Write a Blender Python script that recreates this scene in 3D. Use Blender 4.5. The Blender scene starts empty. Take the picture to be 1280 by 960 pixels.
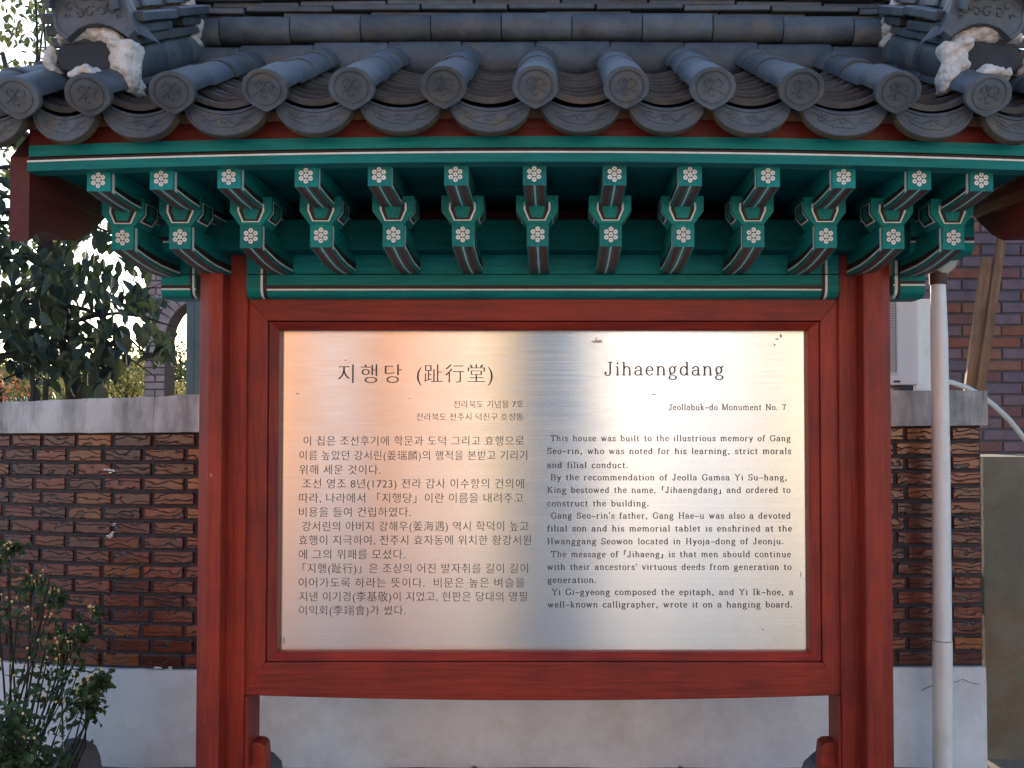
import bpy, bmesh, math, random
from mathutils import Vector, Matrix, noise
R = math.radians
rnd = random.Random(7)
SC = bpy.context.scene
COL = SC.collection

# ------------------------------------------------------------------ camera, sky, sun, exposure
FOC, EYE, PX0, PITCH = 1244.0, 1.56, 695.0, math.atan(35 / 1244)
cd = bpy.data.cameras.new('camera')
cam = bpy.data.objects.new('camera', cd)
COL.objects.link(cam)
cam.location = (0, 0, EYE)
cam.rotation_euler = (math.pi / 2 + PITCH, 0, 0)
cd.sensor_width = 36
cd.lens = 36 * FOC / 1280
cd.shift_x = (640 - PX0) / 1280
cd.clip_start, cd.clip_end = 0.05, 2000
SC.camera = cam

SUN_EL, SUN_AZ = 17.0, -6.0          # degrees; azimuth from +Y towards the right
world = bpy.data.worlds.new('World')
SC.world = world
world.use_nodes = True
wn = world.node_tree
for n in list(wn.nodes):
    wn.nodes.remove(n)
wo = wn.nodes.new('ShaderNodeOutputWorld')
bg = wn.nodes.new('ShaderNodeBackground')
sky = wn.nodes.new('ShaderNodeTexSky')
sky.sky_type = 'NISHITA'
sky.sun_disc = False
sky.sun_elevation = R(SUN_EL)
sky.sun_rotation = R(SUN_AZ)
sky.air_density = 1.0
sky.dust_density = 1.0
sky.ozone_density = 2.2
bg.inputs['Strength'].default_value = 0.15
wn.links.new(sky.outputs[0], bg.inputs['Color'])
wn.links.new(bg.outputs[0], wo.inputs['Surface'])

sd = bpy.data.lights.new('sun', 'SUN')
sd.energy = 3.2
sd.angle = R(0.5)
sd.color = (1.0, 0.84, 0.66)
sun = bpy.data.objects.new('sun', sd)
COL.objects.link(sun)
sdir = Vector((math.sin(R(SUN_AZ)) * math.cos(R(SUN_EL)), math.cos(R(SUN_AZ)) * math.cos(R(SUN_EL)), math.sin(R(SUN_EL))))
sun.rotation_euler = sdir.to_track_quat('Z', 'Y').to_euler()
sun.location = sdir * 30

SC.view_settings.view_transform = 'Standard'
SC.view_settings.look = 'None'
SC.view_settings.gamma = 1
SC.view_settings.exposure = 1.45
SC.render.engine = 'CYCLES'
SC.cycles.use_denoising = True
SC.cycles.max_bounces = 8
SC.cycles.sample_clamp_indirect = 6


# ------------------------------------------------------------------ helpers
def W(px, py, Y):
    """measured picture position -> the real point at distance Y"""
    xc, yc = (px - PX0) / FOC, -(py - 480) / FOC
    dy = math.cos(PITCH) - yc * math.sin(PITCH)
    dz = math.sin(PITCH) + yc * math.cos(PITCH)
    t = Y / dy
    return Vector((xc * t, Y, EYE + dz * t))


def WX(px, Y): return W(px, 480, Y).x
def WZ(py, Y): return W(640, py, Y).z


def mesh_obj(name, verts, faces, mats, parent=None, midx=None, smooth=False):
    me = bpy.data.meshes.new(name)
    me.from_pydata([tuple(v) for v in verts], [], faces)
    for m in (mats if isinstance(mats, (list, tuple)) else [mats]):
        me.materials.append(m)
    if midx:
        me.polygons.foreach_set('material_index', midx)
    if smooth:
        me.polygons.foreach_set('use_smooth', [True] * len(me.polygons))
    me.update()
    o = bpy.data.objects.new(name, me)
    COL.objects.link(o)
    if parent is not None:
        o.parent = parent
    return o


def inst(name, me, parent=None, mat=None):
    o = bpy.data.objects.new(name, me)
    COL.objects.link(o)
    if parent is not None:
        o.parent = parent
    if mat is not None:
        o.matrix_local = mat
    return o


def thing(name, label, cat, loc=(0, 0, 0), group=None):
    o = bpy.data.objects.new(name, None)
    COL.objects.link(o)
    o.empty_display_size = 0.1
    o.location = loc
    o['label'] = label
    o['category'] = cat
    if group:
        o['group'] = group
    return o


class MB:
    """collects shapes for ONE mesh"""
    def __init__(s):
        s.v, s.f, s.m = [], [], []

    def add(s, vs, fs, m=0):
        b = len(s.v)
        s.v += [Vector(v) for v in vs]
        s.f += [tuple(i + b for i in f) for f in fs]
        s.m += [m] * len(fs)

    def quad(s, a, b, c, d, m=0): s.add([a, b, c, d], [(0, 1, 2, 3)], m)

    def box(s, x0, x1, y0, y1, z0, z1, m=0, c=0.0, M=None):
        if x0 > x1: x0, x1 = x1, x0
        if y0 > y1: y0, y1 = y1, y0
        if z0 > z1: z0, z1 = z1, z0
        bm = bmesh.new()
        bmesh.ops.create_cube(bm, size=1)
        for v in bm.verts:
            v.co = Vector((x0 + (v.co.x + .5) * (x1 - x0), y0 + (v.co.y + .5) * (y1 - y0), z0 + (v.co.z + .5) * (z1 - z0)))
        if c > 0:
            bmesh.ops.bevel(bm, geom=bm.edges[:], offset=c, segments=2 if c > .004 else 1, affect='EDGES', profile=.6)
        bm.verts.index_update()
        vs = [v.co.copy() for v in bm.verts]
        if M is not None:
            vs = [M @ v for v in vs]
        s.add(vs, [[v.index for v in f.verts] for f in bm.faces], m)
        bm.free()

    def prism(s, poly, axis, a, b, m=0, mf=None, mb=None):
        """poly = 2-D outline; axis 'x': poly is (y,z); 'y': (x,z); 'z': (x,y)"""
        def P(p, t):
            return {'x': (t, p[0], p[1]), 'y': (p[0], t, p[1]), 'z': (p[0], p[1], t)}[axis]
        n = len(poly)
        vs = [P(p, a) for p in poly] + [P(p, b) for p in poly]
        s.add(vs, [tuple(range(n))[::-1]], m if mf is None else mf)
        b0 = len(s.v) - 2 * n
        s.f.append(tuple(b0 + n + i for i in range(n)))
        s.m.append(m if mb is None else mb)
        for i in range(n):
            j = (i + 1) % n
            s.f.append((b0 + i, b0 + j, b0 + n + j, b0 + n + i))
            s.m.append(m)

    def tube(s, pts, rad, n=8, m=0, cap=True):
        pts = [Vector(p) for p in pts]
        rs = rad if isinstance(rad, (list, tuple)) else [rad] * len(pts)
        b = len(s.v)
        up = Vector((0, 0, 1))
        for i, p in enumerate(pts):
            d = (pts[min(i + 1, len(pts) - 1)] - pts[max(i - 1, 0)])
            d = d.normalized() if d.length > 1e-9 else Vector((0, 0, 1))
            ref = up if abs(d.dot(up)) < .95 else Vector((1, 0, 0))
            x = d.cross(ref).normalized()
            y = d.cross(x).normalized()
            for k in range(n):
                a = 2 * math.pi * k / n
                s.v.append(p + (x * math.cos(a) + y * math.sin(a)) * rs[i])
        for i in range(len(pts) - 1):
            for k in range(n):
                k2 = (k + 1) % n
                s.f.append((b + i * n + k, b + i * n + k2, b + (i + 1) * n + k2, b + (i + 1) * n + k))
                s.m.append(m)
        if cap:
            s.f.append(tuple(b + k for k in range(n))[::-1]); s.m.append(m)
            s.f.append(tuple(b + (len(pts) - 1) * n + k for k in range(n))); s.m.append(m)

    def grid(s, rows, m=0, mf=None, closed=False):
        """rows of points -> quads"""
        b, w = len(s.v), len(rows[0])
        for r in rows:
            s.v += [Vector(p) for p in r]
        for i in range(len(rows) - 1):
            for j in range(w if closed else w - 1):
                j2 = (j + 1) % w
                s.f.append((b + i * w + j, b + i * w + j2, b + (i + 1) * w + j2, b + (i + 1) * w + j))
                s.m.append(mf(i, j) if mf else m)

    def build(s, name, mats, parent=None, smooth=False, shade_angle=None):
        o = mesh_obj(name, s.v, s.f, mats, parent, s.m, smooth)
        bm = bmesh.new(); bm.from_mesh(o.data)
        bmesh.ops.recalc_face_normals(bm, faces=bm.faces[:])
        if shade_angle is not None:
            for f in bm.faces: f.smooth = True
            for e in bm.edges:
                if len(e.link_faces) != 2 or e.calc_face_angle(0) > R(shade_angle):
                    e.smooth = False
        bm.to_mesh(o.data); bm.free()
        return o


# ------------------------------------------------------------------ materials
def mat_base(name):
    m = bpy.data.materials.new(name)
    m.use_nodes = True
    nt = m.node_tree
    return m, nt, nt.nodes['Principled BSDF']


def N(nt, t, **kw):
    n = nt.nodes.new(t)
    for k, v in kw.items():
        setattr(n, k, v)
    return n


def mk(name, c1, c2=None, rough=.6, scale=8, vec='Object', stretch=(1, 1, 1), bump=0.0, bscale=None, bdist=.002,
       detail=6, metallic=0, spec=.5, obj_var=0.0, stain=None, stain_scale=2.0, stain_amt=.5, stain_lo=.5, stain_hi=.68, rough2=None, trans=0, coat=0, sstretch=None):
    m, nt, b = mat_base(name)
    L = nt.links.new
    tc = N(nt, 'ShaderNodeTexCoord')
    mp = N(nt, 'ShaderNodeMapping'); mp.inputs['Scale'].default_value = stretch
    L(tc.outputs[vec], mp.inputs[0])
    if obj_var or True:
        oi = N(nt, 'ShaderNodeObjectInfo')
        ad = N(nt, 'ShaderNodeVectorMath', operation='ADD')
        ml = N(nt, 'ShaderNodeMath', operation='MULTIPLY'); ml.inputs[1].default_value = 17.0
        L(oi.outputs['Random'], ml.inputs[0])
        L(mp.outputs[0], ad.inputs[0]); L(ml.outputs[0], ad.inputs[1])
    no = N(nt, 'ShaderNodeTexNoise'); no.inputs['Scale'].default_value = scale; no.inputs['Detail'].default_value = detail
    no.inputs['Roughness'].default_value = .65
    L(ad.outputs[0], no.inputs['Vector'])
    c2 = c2 or tuple(x * .75 for x in c1)
    cr = N(nt, 'ShaderNodeValToRGB')
    cr.color_ramp.elements[0].position = .32; cr.color_ramp.elements[1].position = .68
    cr.color_ramp.elements[0].color = (*c2, 1); cr.color_ramp.elements[1].color = (*c1, 1)
    L(no.outputs['Fac'], cr.inputs[0])
    out = cr.outputs[0]
    if obj_var:
        hs = N(nt, 'ShaderNodeHueSaturation')
        mr = N(nt, 'ShaderNodeMapRange'); mr.inputs['To Min'].default_value = 1 - obj_var; mr.inputs['To Max'].default_value = 1 + obj_var
        L(oi.outputs['Random'], mr.inputs[0]); L(mr.outputs[0], hs.inputs['Value']); L(out, hs.inputs['Color'])
        out = hs.outputs[0]
    if stain:
        n2 = N(nt, 'ShaderNodeTexNoise'); n2.inputs['Scale'].default_value = stain_scale; n2.inputs['Detail'].default_value = 8
        n2.inputs['Roughness'].default_value = .7
        if sstretch:
            mp2 = N(nt, 'ShaderNodeMapping'); mp2.inputs['Scale'].default_value = sstretch
            L(tc.outputs[vec], mp2.inputs[0]); L(mp2.outputs[0], n2.inputs['Vector'])
        else:
            L(ad.outputs[0], n2.inputs['Vector'])
        r2 = N(nt, 'ShaderNodeMapRange'); r2.inputs['From Min'].default_value = stain_lo; r2.inputs['From Max'].default_value = stain_hi
        r2.inputs['To Max'].default_value = stain_amt
        L(n2.outputs['Fac'], r2.inputs[0])
        mx = N(nt, 'ShaderNodeMix', data_type='RGBA')
        L(r2.outputs[0], mx.inputs['Factor']); L(out, mx.inputs['A']); mx.inputs['B'].default_value = (*stain, 1)
        out = mx.outputs['Result']
    L(out, b.inputs['Base Color'])
    b.inputs['Roughness'].default_value = rough
    if rough2 is not None:
        r3 = N(nt, 'ShaderNodeMapRange'); r3.inputs['To Min'].default_value = rough; r3.inputs['To Max'].default_value = rough2
        L(no.outputs['Fac'], r3.inputs[0]); L(r3.outputs[0], b.inputs['Roughness'])
    b.inputs['Metallic'].default_value = metallic
    b.inputs['Specular IOR Level'].default_value = spec
    b.inputs['Coat Weight'].default_value = coat
    if bump:
        n3 = N(nt, 'ShaderNodeTexNoise'); n3.inputs['Scale'].default_value = bscale or scale * 6; n3.inputs['Detail'].default_value = 6
        L(ad.outputs[0], n3.inputs['Vector'])
        bp = N(nt, 'ShaderNodeBump'); bp.inputs['Strength'].default_value = bump; bp.inputs['Distance'].default_value = bdist
        L(n3.outputs['Fac'], bp.inputs['Height']); L(bp.outputs[0], b.inputs['Normal'])
    return m


def wood_mat(name, c1, c2, axis, rough=.5, knots=True, stain=None, spec=.35):
    """painted wood, grain along axis"""
    m, nt, b = mat_base(name)
    L = nt.links.new
    tc = N(nt, 'ShaderNodeTexCoord')
    oi = N(nt, 'ShaderNodeObjectInfo')
    mp = N(nt, 'ShaderNodeMapping')
    sc = [1, 1, 1]; k = 'xyz'.index(axis)
    for i in range(3): sc[i] = 14 if i != k else .9
    mp.inputs['Scale'].default_value = sc
    L(tc.outputs['Object'], mp.inputs[0])
    no = N(nt, 'ShaderNodeTexNoise'); no.inputs['Scale'].default_value = 5; no.inputs['Detail'].default_value = 7
    no.inputs['Distortion'].default_value = .6
    L(mp.outputs[0], no.inputs['Vector'])
    n2 = N(nt, 'ShaderNodeTexNoise'); n2.inputs['Scale'].default_value = 3.2; n2.inputs['Detail'].default_value = 4
    L(tc.outputs['Object'], n2.inputs['Vector'])
    mix = N(nt, 'ShaderNodeMath', operation='ADD')
    h = N(nt, 'ShaderNodeMath', operation='MULTIPLY'); h.inputs[1].default_value = .5
    L(no.outputs['Fac'], h.inputs[0])
    h2 = N(nt, 'ShaderNodeMath', operation='MULTIPLY'); h2.inputs[1].default_value = .5
    L(n2.outputs['Fac'], h2.inputs[0])
    L(h.outputs[0], mix.inputs[0]); L(h2.outputs[0], mix.inputs[1])
    cr = N(nt, 'ShaderNodeValToRGB')
    cr.color_ramp.elements[0].position = .36; cr.color_ramp.elements[1].position = .62
    cr.color_ramp.elements[0].color = (*c2, 1); cr.color_ramp.elements[1].color = (*c1, 1)
    L(mix.outputs[0], cr.inputs[0])
    out = cr.outputs[0]
    if knots:
        vo = N(nt, 'ShaderNodeTexVoronoi'); vo.inputs['Scale'].default_value = 3.0
        mp3 = N(nt, 'ShaderNodeMapping'); s3 = [1.6, 1.6, 1.6]; s3[k] = .8; mp3.inputs['Scale'].default_value = s3
        L(tc.outputs['Object'], mp3.inputs[0]); L(mp3.outputs[0], vo.inputs['Vector'])
        r = N(nt, 'ShaderNodeMapRange'); r.inputs['From Min'].default_value = .03; r.inputs['From Max'].default_value = .10
        r.inputs['To Min'].default_value = .55; r.inputs['To Max'].default_value = 0
        L(vo.outputs['Distance'], r.inputs[0])
        mx = N(nt, 'ShaderNodeMix', data_type='RGBA'); mx.inputs['B'].default_value = (*[x * .45 for x in c2], 1)
        L(r.outputs[0], mx.inputs['Factor']); L(out, mx.inputs['A']); out = mx.outputs['Result']
    hv = N(nt, 'ShaderNodeHueSaturation')
    mv = N(nt, 'ShaderNodeMapRange'); mv.inputs['To Min'].default_value = .80; mv.inputs['To Max'].default_value = 1.18
    L(oi.outputs['Random'], mv.inputs[0]); L(mv.outputs[0], hv.inputs['Value']); L(out, hv.inputs['Color'])
    nd = N(nt, 'ShaderNodeTexNoise'); nd.inputs['Scale'].default_value = 7; nd.inputs['Detail'].default_value = 9; nd.inputs['Roughness'].default_value = .75
    L(tc.outputs['Object'], nd.inputs['Vector'])
    rd = N(nt, 'ShaderNodeMapRange'); rd.inputs['From Min'].default_value = .50; rd.inputs['From Max'].default_value = .75; rd.inputs['To Max'].default_value = .30
    L(nd.outputs['Fac'], rd.inputs[0])
    md = N(nt, 'ShaderNodeMix', data_type='RGBA'); md.inputs['B'].default_value = (*[x * .35 + .012 for x in c2], 1)
    L(rd.outputs[0], md.inputs['Factor']); L(hv.outputs[0], md.inputs['A']); out = md.outputs['Result']
    if stain:
        n4 = N(nt, 'ShaderNodeTexNoise'); n4.inputs['Scale'].default_value = 26; n4.inputs['Detail'].default_value = 8
        L(tc.outputs['Object'], n4.inputs['Vector'])
        r4 = N(nt, 'ShaderNodeMapRange'); r4.inputs['From Min'].default_value = .75; r4.inputs['From Max'].default_value = .80
        L(n4.outputs['Fac'], r4.inputs[0])
        mx = N(nt, 'ShaderNodeMix', data_type='RGBA'); mx.inputs['B'].default_value = (*stain, 1)
        L(r4.outputs[0], mx.inputs['Factor']); L(out, mx.inputs['A']); out = mx.outputs['Result']
    L(out, b.inputs['Base Color'])
    b.inputs['Specular IOR Level'].default_value = spec
    b.inputs['Roughness'].default_value = rough
    bp = N(nt, 'ShaderNodeBump'); bp.inputs['Strength'].default_value = .7; bp.inputs['Distance'].default_value = .0025
    L(no.outputs['Fac'], bp.inputs['Height']); L(bp.outputs[0], b.inputs['Normal'])
    return m


RED1, RED2 = (.34, .032, .014), (.17, .016, .010)
M_red_x = wood_mat('red_painted_wood_x', RED1, RED2, 'x')
M_red_z = wood_mat('red_painted_wood_z', RED1, RED2, 'z', stain=(.45, .33, .25))
M_red_eave = wood_mat('shadow_darkened_red_wood', (.19, .022, .012), (.11, .013, .009), 'x', knots=False)  # frame red darkened: the shadow under the eave tiles is in the colour
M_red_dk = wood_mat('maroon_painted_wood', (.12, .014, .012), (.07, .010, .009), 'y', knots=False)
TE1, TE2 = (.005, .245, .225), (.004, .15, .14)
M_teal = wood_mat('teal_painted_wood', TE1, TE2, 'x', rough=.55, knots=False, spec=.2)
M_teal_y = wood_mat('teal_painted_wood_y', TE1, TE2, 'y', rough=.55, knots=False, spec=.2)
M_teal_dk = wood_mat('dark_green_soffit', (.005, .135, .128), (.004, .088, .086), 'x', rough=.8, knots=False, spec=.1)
M_black = mk('black_paint', (.012, .008, .009), (.02, .012, .012), rough=.6)
M_white = mk('white_line_paint', (.80, .81, .77), (.62, .63, .60), rough=.6, scale=30)
M_maroon = mk('brownish_red_paint', (.16, .035, .028), (.10, .025, .022), rough=.6)
M_disc_grey = mk('grey_dot', (.30, .28, .27), rough=.7)
M_tile = mk('slate_blue_roof_tile', (.078, .096, .115), (.034, .043, .054), rough=.42, rough2=.75, scale=11, bump=.55, bscale=45, bdist=.004,
            obj_var=.32, stain=(.115, .095, .065), stain_scale=9, stain_amt=.75, stain_lo=.52, stain_hi=.70)
M_tile_old = mk('weathered_tile_edge', (.070, .066, .062), (.026, .026, .028), rough=.65, scale=14, bump=.4, bscale=50, bdist=.003,
                obj_var=.3, stain=(.13, .085, .05), stain_scale=10, stain_amt=.7, stain_lo=.5, stain_hi=.7)
M_tile_rim = mk('mossy_tile_rim', (.15, .105, .055), (.05, .048, .042), rough=.75, scale=16, obj_var=.3)
M_clay = mk('roof_clay', (.22, .10, .045), (.11, .055, .03), rough=.95, scale=20, bump=.6, bscale=40, bdist=.01)
M_plaster = mk('lime_plaster', (.66, .63, .60), (.44, .40, .36), rough=.9, scale=10, bump=.7, bscale=45, bdist=.006,
               stain=(.16, .14, .12), stain_scale=11, stain_amt=.8, stain_lo=.55, stain_hi=.72)
M_coping = mk('stained_white_coping', (.62, .62, .62), (.44, .445, .45), rough=.85, scale=5, bump=.3, bscale=40, bdist=.003,
              stain=(.09, .09, .09), stain_scale=1.8, stain_amt=.85, stain_lo=.44, stain_hi=.68, sstretch=(3.2, 3, .8))
M_base = mk('whitewashed_base', (.73, .78, .84), (.61, .66, .72), rough=.8, scale=2.2, bump=.25, bscale=60, bdist=.002,
            stain=(.34, .31, .26), stain_scale=1.6, stain_amt=.8, stain_lo=.46, stain_hi=.78)
M_mortar = mk('dark_mortar', (.050, .053, .062), (.030, .032, .038), rough=.9, scale=14, bump=.5, bscale=70, bdist=.004)
M_mortar2 = mk('grey_mortar', (.11, .11, .12), (.07, .07, .08), rough=.95, scale=14)
M_conc = mk('mossy_concrete', (.20, .175, .13), (.12, .115, .085), rough=.95, scale=3.5, bump=.5, bscale=40, bdist=.006,
            stain=(.17, .085, .035), stain_scale=1.4, stain_amt=.8, stain_lo=.5, stain_hi=.7)
M_pvc = mk('white_pvc', (.78, .79, .78), (.68, .69, .68), rough=.35, scale=3, stain=(.35, .33, .28), stain_scale=4, stain_amt=.35, sstretch=(4, 4, 1))
M_pvcd = mk('beige_pvc_fitting', (.42, .37, .28), (.3, .26, .2), rough=.5)
M_rust = mk('rusty_brown_collar', (.11, .045, .03), (.06, .03, .02), rough=.7)
M_hose = mk('pale_hose', (.55, .60, .60), (.48, .52, .53), rough=.4)
M_unit = mk('white_enamel', (.70, .74, .78), (.64, .68, .72), rough=.35, scale=2)
M_grille = mk('grey_grille_wire', (.40, .43, .46), rough=.5)
M_cavity = mk('dark_cavity', (.05, .055, .065), rough=.8)
M_plank = wood_mat('weathered_plank', (.25, .125, .06), (.11, .055, .03), 'z', rough=.8, knots=False)
M_bark = mk('tree_bark', (.06, .045, .03), (.03, .024, .018), rough=.95, scale=12, bump=.6)
M_stem = mk('dark_stem', (.035, .03, .022), (.02, .018, .015), rough=.8)
M_yellow = mk('yellow_petals', (.75, .55, .16), (.6, .5, .3), rough=.7)
M_soil = mk('dry_soil', (.22, .18, .15), (.12, .10, .085), rough=1, scale=9, bump=.8, bscale=30, bdist=.02)
M_stone = mk('grey_stone', (.16, .16, .17), (.09, .09, .10), rough=.85, scale=7, bump=.5, bscale=25, bdist=.008)
M_iron = mk('greenish_grey_metal', (.15, .18, .17), (.11, .135, .13), rough=.6)


def leaf_mat(name, c1, c2, trans=.35, rough=.4, spec=.5, hue=.03):
    m, nt, b = mat_base(name)
    L = nt.links.new
    oi = N(nt, 'ShaderNodeObjectInfo')
    tc = N(nt, 'ShaderNodeTexCoord')
    geo = N(nt, 'ShaderNodeNewGeometry')
    ad = N(nt, 'ShaderNodeMath', operation='ADD')
    L(oi.outputs['Random'], ad.inputs[0]); L(geo.outputs['Random Per Island'], ad.inputs[1])
    fr = N(nt, 'ShaderNodeMath', operation='FRACT'); L(ad.outputs[0], fr.inputs[0])
    cr = N(nt, 'ShaderNodeValToRGB')
    cr.color_ramp.elements[0].color = (*c2, 1); cr.color_ramp.elements[1].color = (*c1, 1)
    L(fr.outputs[0], cr.inputs[0])
    L(cr.outputs[0], b.inputs['Base Color'])
    b.inputs['Roughness'].default_value = rough
    b.inputs['Specular IOR Level'].default_value = spec
    tr = N(nt, 'ShaderNodeBsdfTranslucent')
    hs = N(nt, 'ShaderNodeHueSaturation'); hs.inputs['Hue'].default_value = .5 - hue; hs.inputs['Value'].default_value = 1.6
    L(cr.outputs[0], hs.inputs['Color']); L(hs.outputs[0], tr.inputs['Color'])
    ms = N(nt, 'ShaderNodeMixShader'); ms.inputs[0].default_value = trans
    L(b.outputs[0], ms.inputs[1]); L(tr.outputs[0], ms.inputs[2])
    L(ms.outputs[0], nt.nodes['Material Output'].inputs['Surface'])
    return m


M_leaf_dk = leaf_mat('persimmon_leaf', (.045, .070, .030), (.010, .024, .024), trans=.18, rough=.42, spec=.35)
M_leaf_far = leaf_mat('sunlit_leaf', (.09, .11, .03), (.03, .05, .022), trans=.42, rough=.5)
M_leaf_yel = leaf_mat('yellowing_leaf', (.24, .22, .06), (.10, .13, .05), trans=.45, rough=.6)
M_leaf_red = leaf_mat('reddening_leaf', (.30, .10, .04), (.18, .13, .05), trans=.45, rough=.6)
M_leaf_sh = leaf_mat('shrub_leaf', (.075, .13, .045), (.028, .055, .024), trans=.3, rough=.6)


def brick_glazed():
    m, nt, b = mat_base('glazed_rustic_brick')
    L = nt.links.new
    oi = N(nt, 'ShaderNodeObjectInfo'); tc = N(nt, 'ShaderNodeTexCoord')
    ml = N(nt, 'ShaderNodeMath', operation='MULTIPLY'); ml.inputs[1].default_value = 31
    L(oi.outputs['Random'], ml.inputs[0])
    ad = N(nt, 'ShaderNodeVectorMath', operation='ADD')
    geo = N(nt, 'ShaderNodeNewGeometry')
    L(tc.outputs['Object'], ad.inputs[0]); L(ml.outputs[0], ad.inputs[1])
    cr = N(nt, 'ShaderNodeValToRGB')
    e = cr.color_ramp.elements
    e[0].color = (.13, .015, .004, 1); e[1].color = (.26, .075, .014, 1)
    for p, c in ((.25, (.065, .009, .004, 1)), (.5, (.19, .030, .006, 1)), (.75, (.10, .016, .006, 1))):
        x = e.new(p); x.color = c
    L(oi.outputs['Random'], cr.inputs[0])
    no = N(nt, 'ShaderNodeTexNoise'); no.inputs['Scale'].default_value = 22; no.inputs['Detail'].default_value = 6
    L(ad.outputs[0], no.inputs['Vector'])
    hs = N(nt, 'ShaderNodeHueSaturation')
    mr = N(nt, 'ShaderNodeMapRange'); mr.inputs['To Min'].default_value = .6; mr.inputs['To Max'].default_value = 1.35
    L(no.outputs['Fac'], mr.inputs[0]); L(mr.outputs[0], hs.inputs['Value']); L(cr.outputs[0], hs.inputs['Color'])
    # combed squiggles pressed into the face
    mp = N(nt, 'ShaderNodeMapping'); mp.inputs['Scale'].default_value = (1, 1, 2.0)
    L(ad.outputs[0], mp.inputs[0])
    wv = N(nt, 'ShaderNodeTexWave', bands_direction='Z'); wv.inputs['Scale'].default_value = 5.5; wv.inputs['Distortion'].default_value = 10
    wv.inputs['Detail'].default_value = 1.5; wv.inputs['Detail Scale'].default_value = 2.2
    L(mp.outputs[0], wv.inputs['Vector'])
    pw = N(nt, 'ShaderNodeMapRange'); pw.inputs['From Min'].default_value = 0; pw.inputs['From Max'].default_value = .13
    L(wv.outputs['Fac'], pw.inputs[0])
    dk = N(nt, 'ShaderNodeMix', data_type='RGBA'); dk.inputs['A'].default_value = (.028, .010, .007, 1)
    L(pw.outputs[0], dk.inputs['Factor']); L(hs.outputs[0], dk.inputs['B'])
    L(dk.outputs['Result'], b.inputs['Base Color'])
    b.inputs['Roughness'].default_value = .3
    b.inputs['Specular IOR Level'].default_value = .5
    b.inputs['Coat Weight'].default_value = .6; b.inputs['Coat Roughness'].default_value = .22
    su = N(nt, 'ShaderNodeMath', operation='MULTIPLY_ADD'); su.inputs[1].default_value = .5
    L(no.outputs['Fac'], su.inputs[0]); L(pw.outputs[0], su.inputs[2])
    bp = N(nt, 'ShaderNodeBump'); bp.inputs['Strength'].default_value = 1.0; bp.inputs['Distance'].default_value = .006
    L(su.outputs[0], bp.inputs['Height']); L(bp.outputs[0], b.inputs['Normal'])
    L(bp.outputs[0], b.inputs['Coat Normal'])
    return m


def brick_matte(name, cols, rough=.85):
    m, nt, b = mat_base(name)
    L = nt.links.new
    oi = N(nt, 'ShaderNodeObjectInfo'); tc = N(nt, 'ShaderNodeTexCoord')
    cr = N(nt, 'ShaderNodeValToRGB'); cr.color_ramp.interpolation = 'CONSTANT'
    e = cr.color_ramp.elements
    e[0].color = (*cols[0], 1); e[1].color = (*cols[-1], 1); e[1].position = 1 - 1 / len(cols)
    for i in range(1, len(cols) - 1):
        x = e.new(i / len(cols)); x.color = (*cols[i], 1)
    L(oi.outputs['Random'], cr.inputs[0])
    ml = N(nt, 'ShaderNodeMath', operation='MULTIPLY'); ml.inputs[1].default_value = 31
    L(oi.outputs['Random'], ml.inputs[0])
    ad = N(nt, 'ShaderNodeVectorMath', operation='ADD'); L(tc.outputs['Object'], ad.inputs[0]); L(ml.outputs[0], ad.inputs[1])
    no = N(nt, 'ShaderNodeTexNoise'); no.inputs['Scale'].default_value = 18; no.inputs['Detail'].default_value = 8
    L(ad.outputs[0], no.inputs['Vector'])
    hs = N(nt, 'ShaderNodeHueSaturation')
    mr = N(nt, 'ShaderNodeMapRange'); mr.inputs['To Min'].default_value = .55; mr.inputs['To Max'].default_value = 1.5
    L(no.outputs['Fac'], mr.inputs[0]); L(mr.outputs[0], hs.inputs['Value']); L(cr.outputs[0], hs.inputs['Color'])
    L(hs.outputs[0], b.inputs['Base Color'])
    b.inputs['Roughness'].default_value = rough
    bp = N(nt, 'ShaderNodeBump'); bp.inputs['Strength'].default_value = .6; bp.inputs['Distance'].default_value = .004
    L(no.outputs['Fac'], bp.inputs['Height']); L(bp.outputs[0], b.inputs['Normal'])
    return m


M_brick = brick_glazed()
M_brick2 = brick_matte('purple_and_red_brick', [(.13, .09, .11), (.20, .07, .048), (.11, .08, .105), (.15, .068, .07), (.15, .10, .12), (.125, .09, .12), (.20, .09, .065), (.14, .095, .12)])
M_brick3 = brick_matte('pale_pink_brick', [(.34, .25, .23), (.29, .21, .20), (.38, .29, .27), (.31, .24, .24)])
M_jamb = mk('dark_brown_jamb', (.07, .03, .022), (.04, .018, .015), rough=.9)


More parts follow.
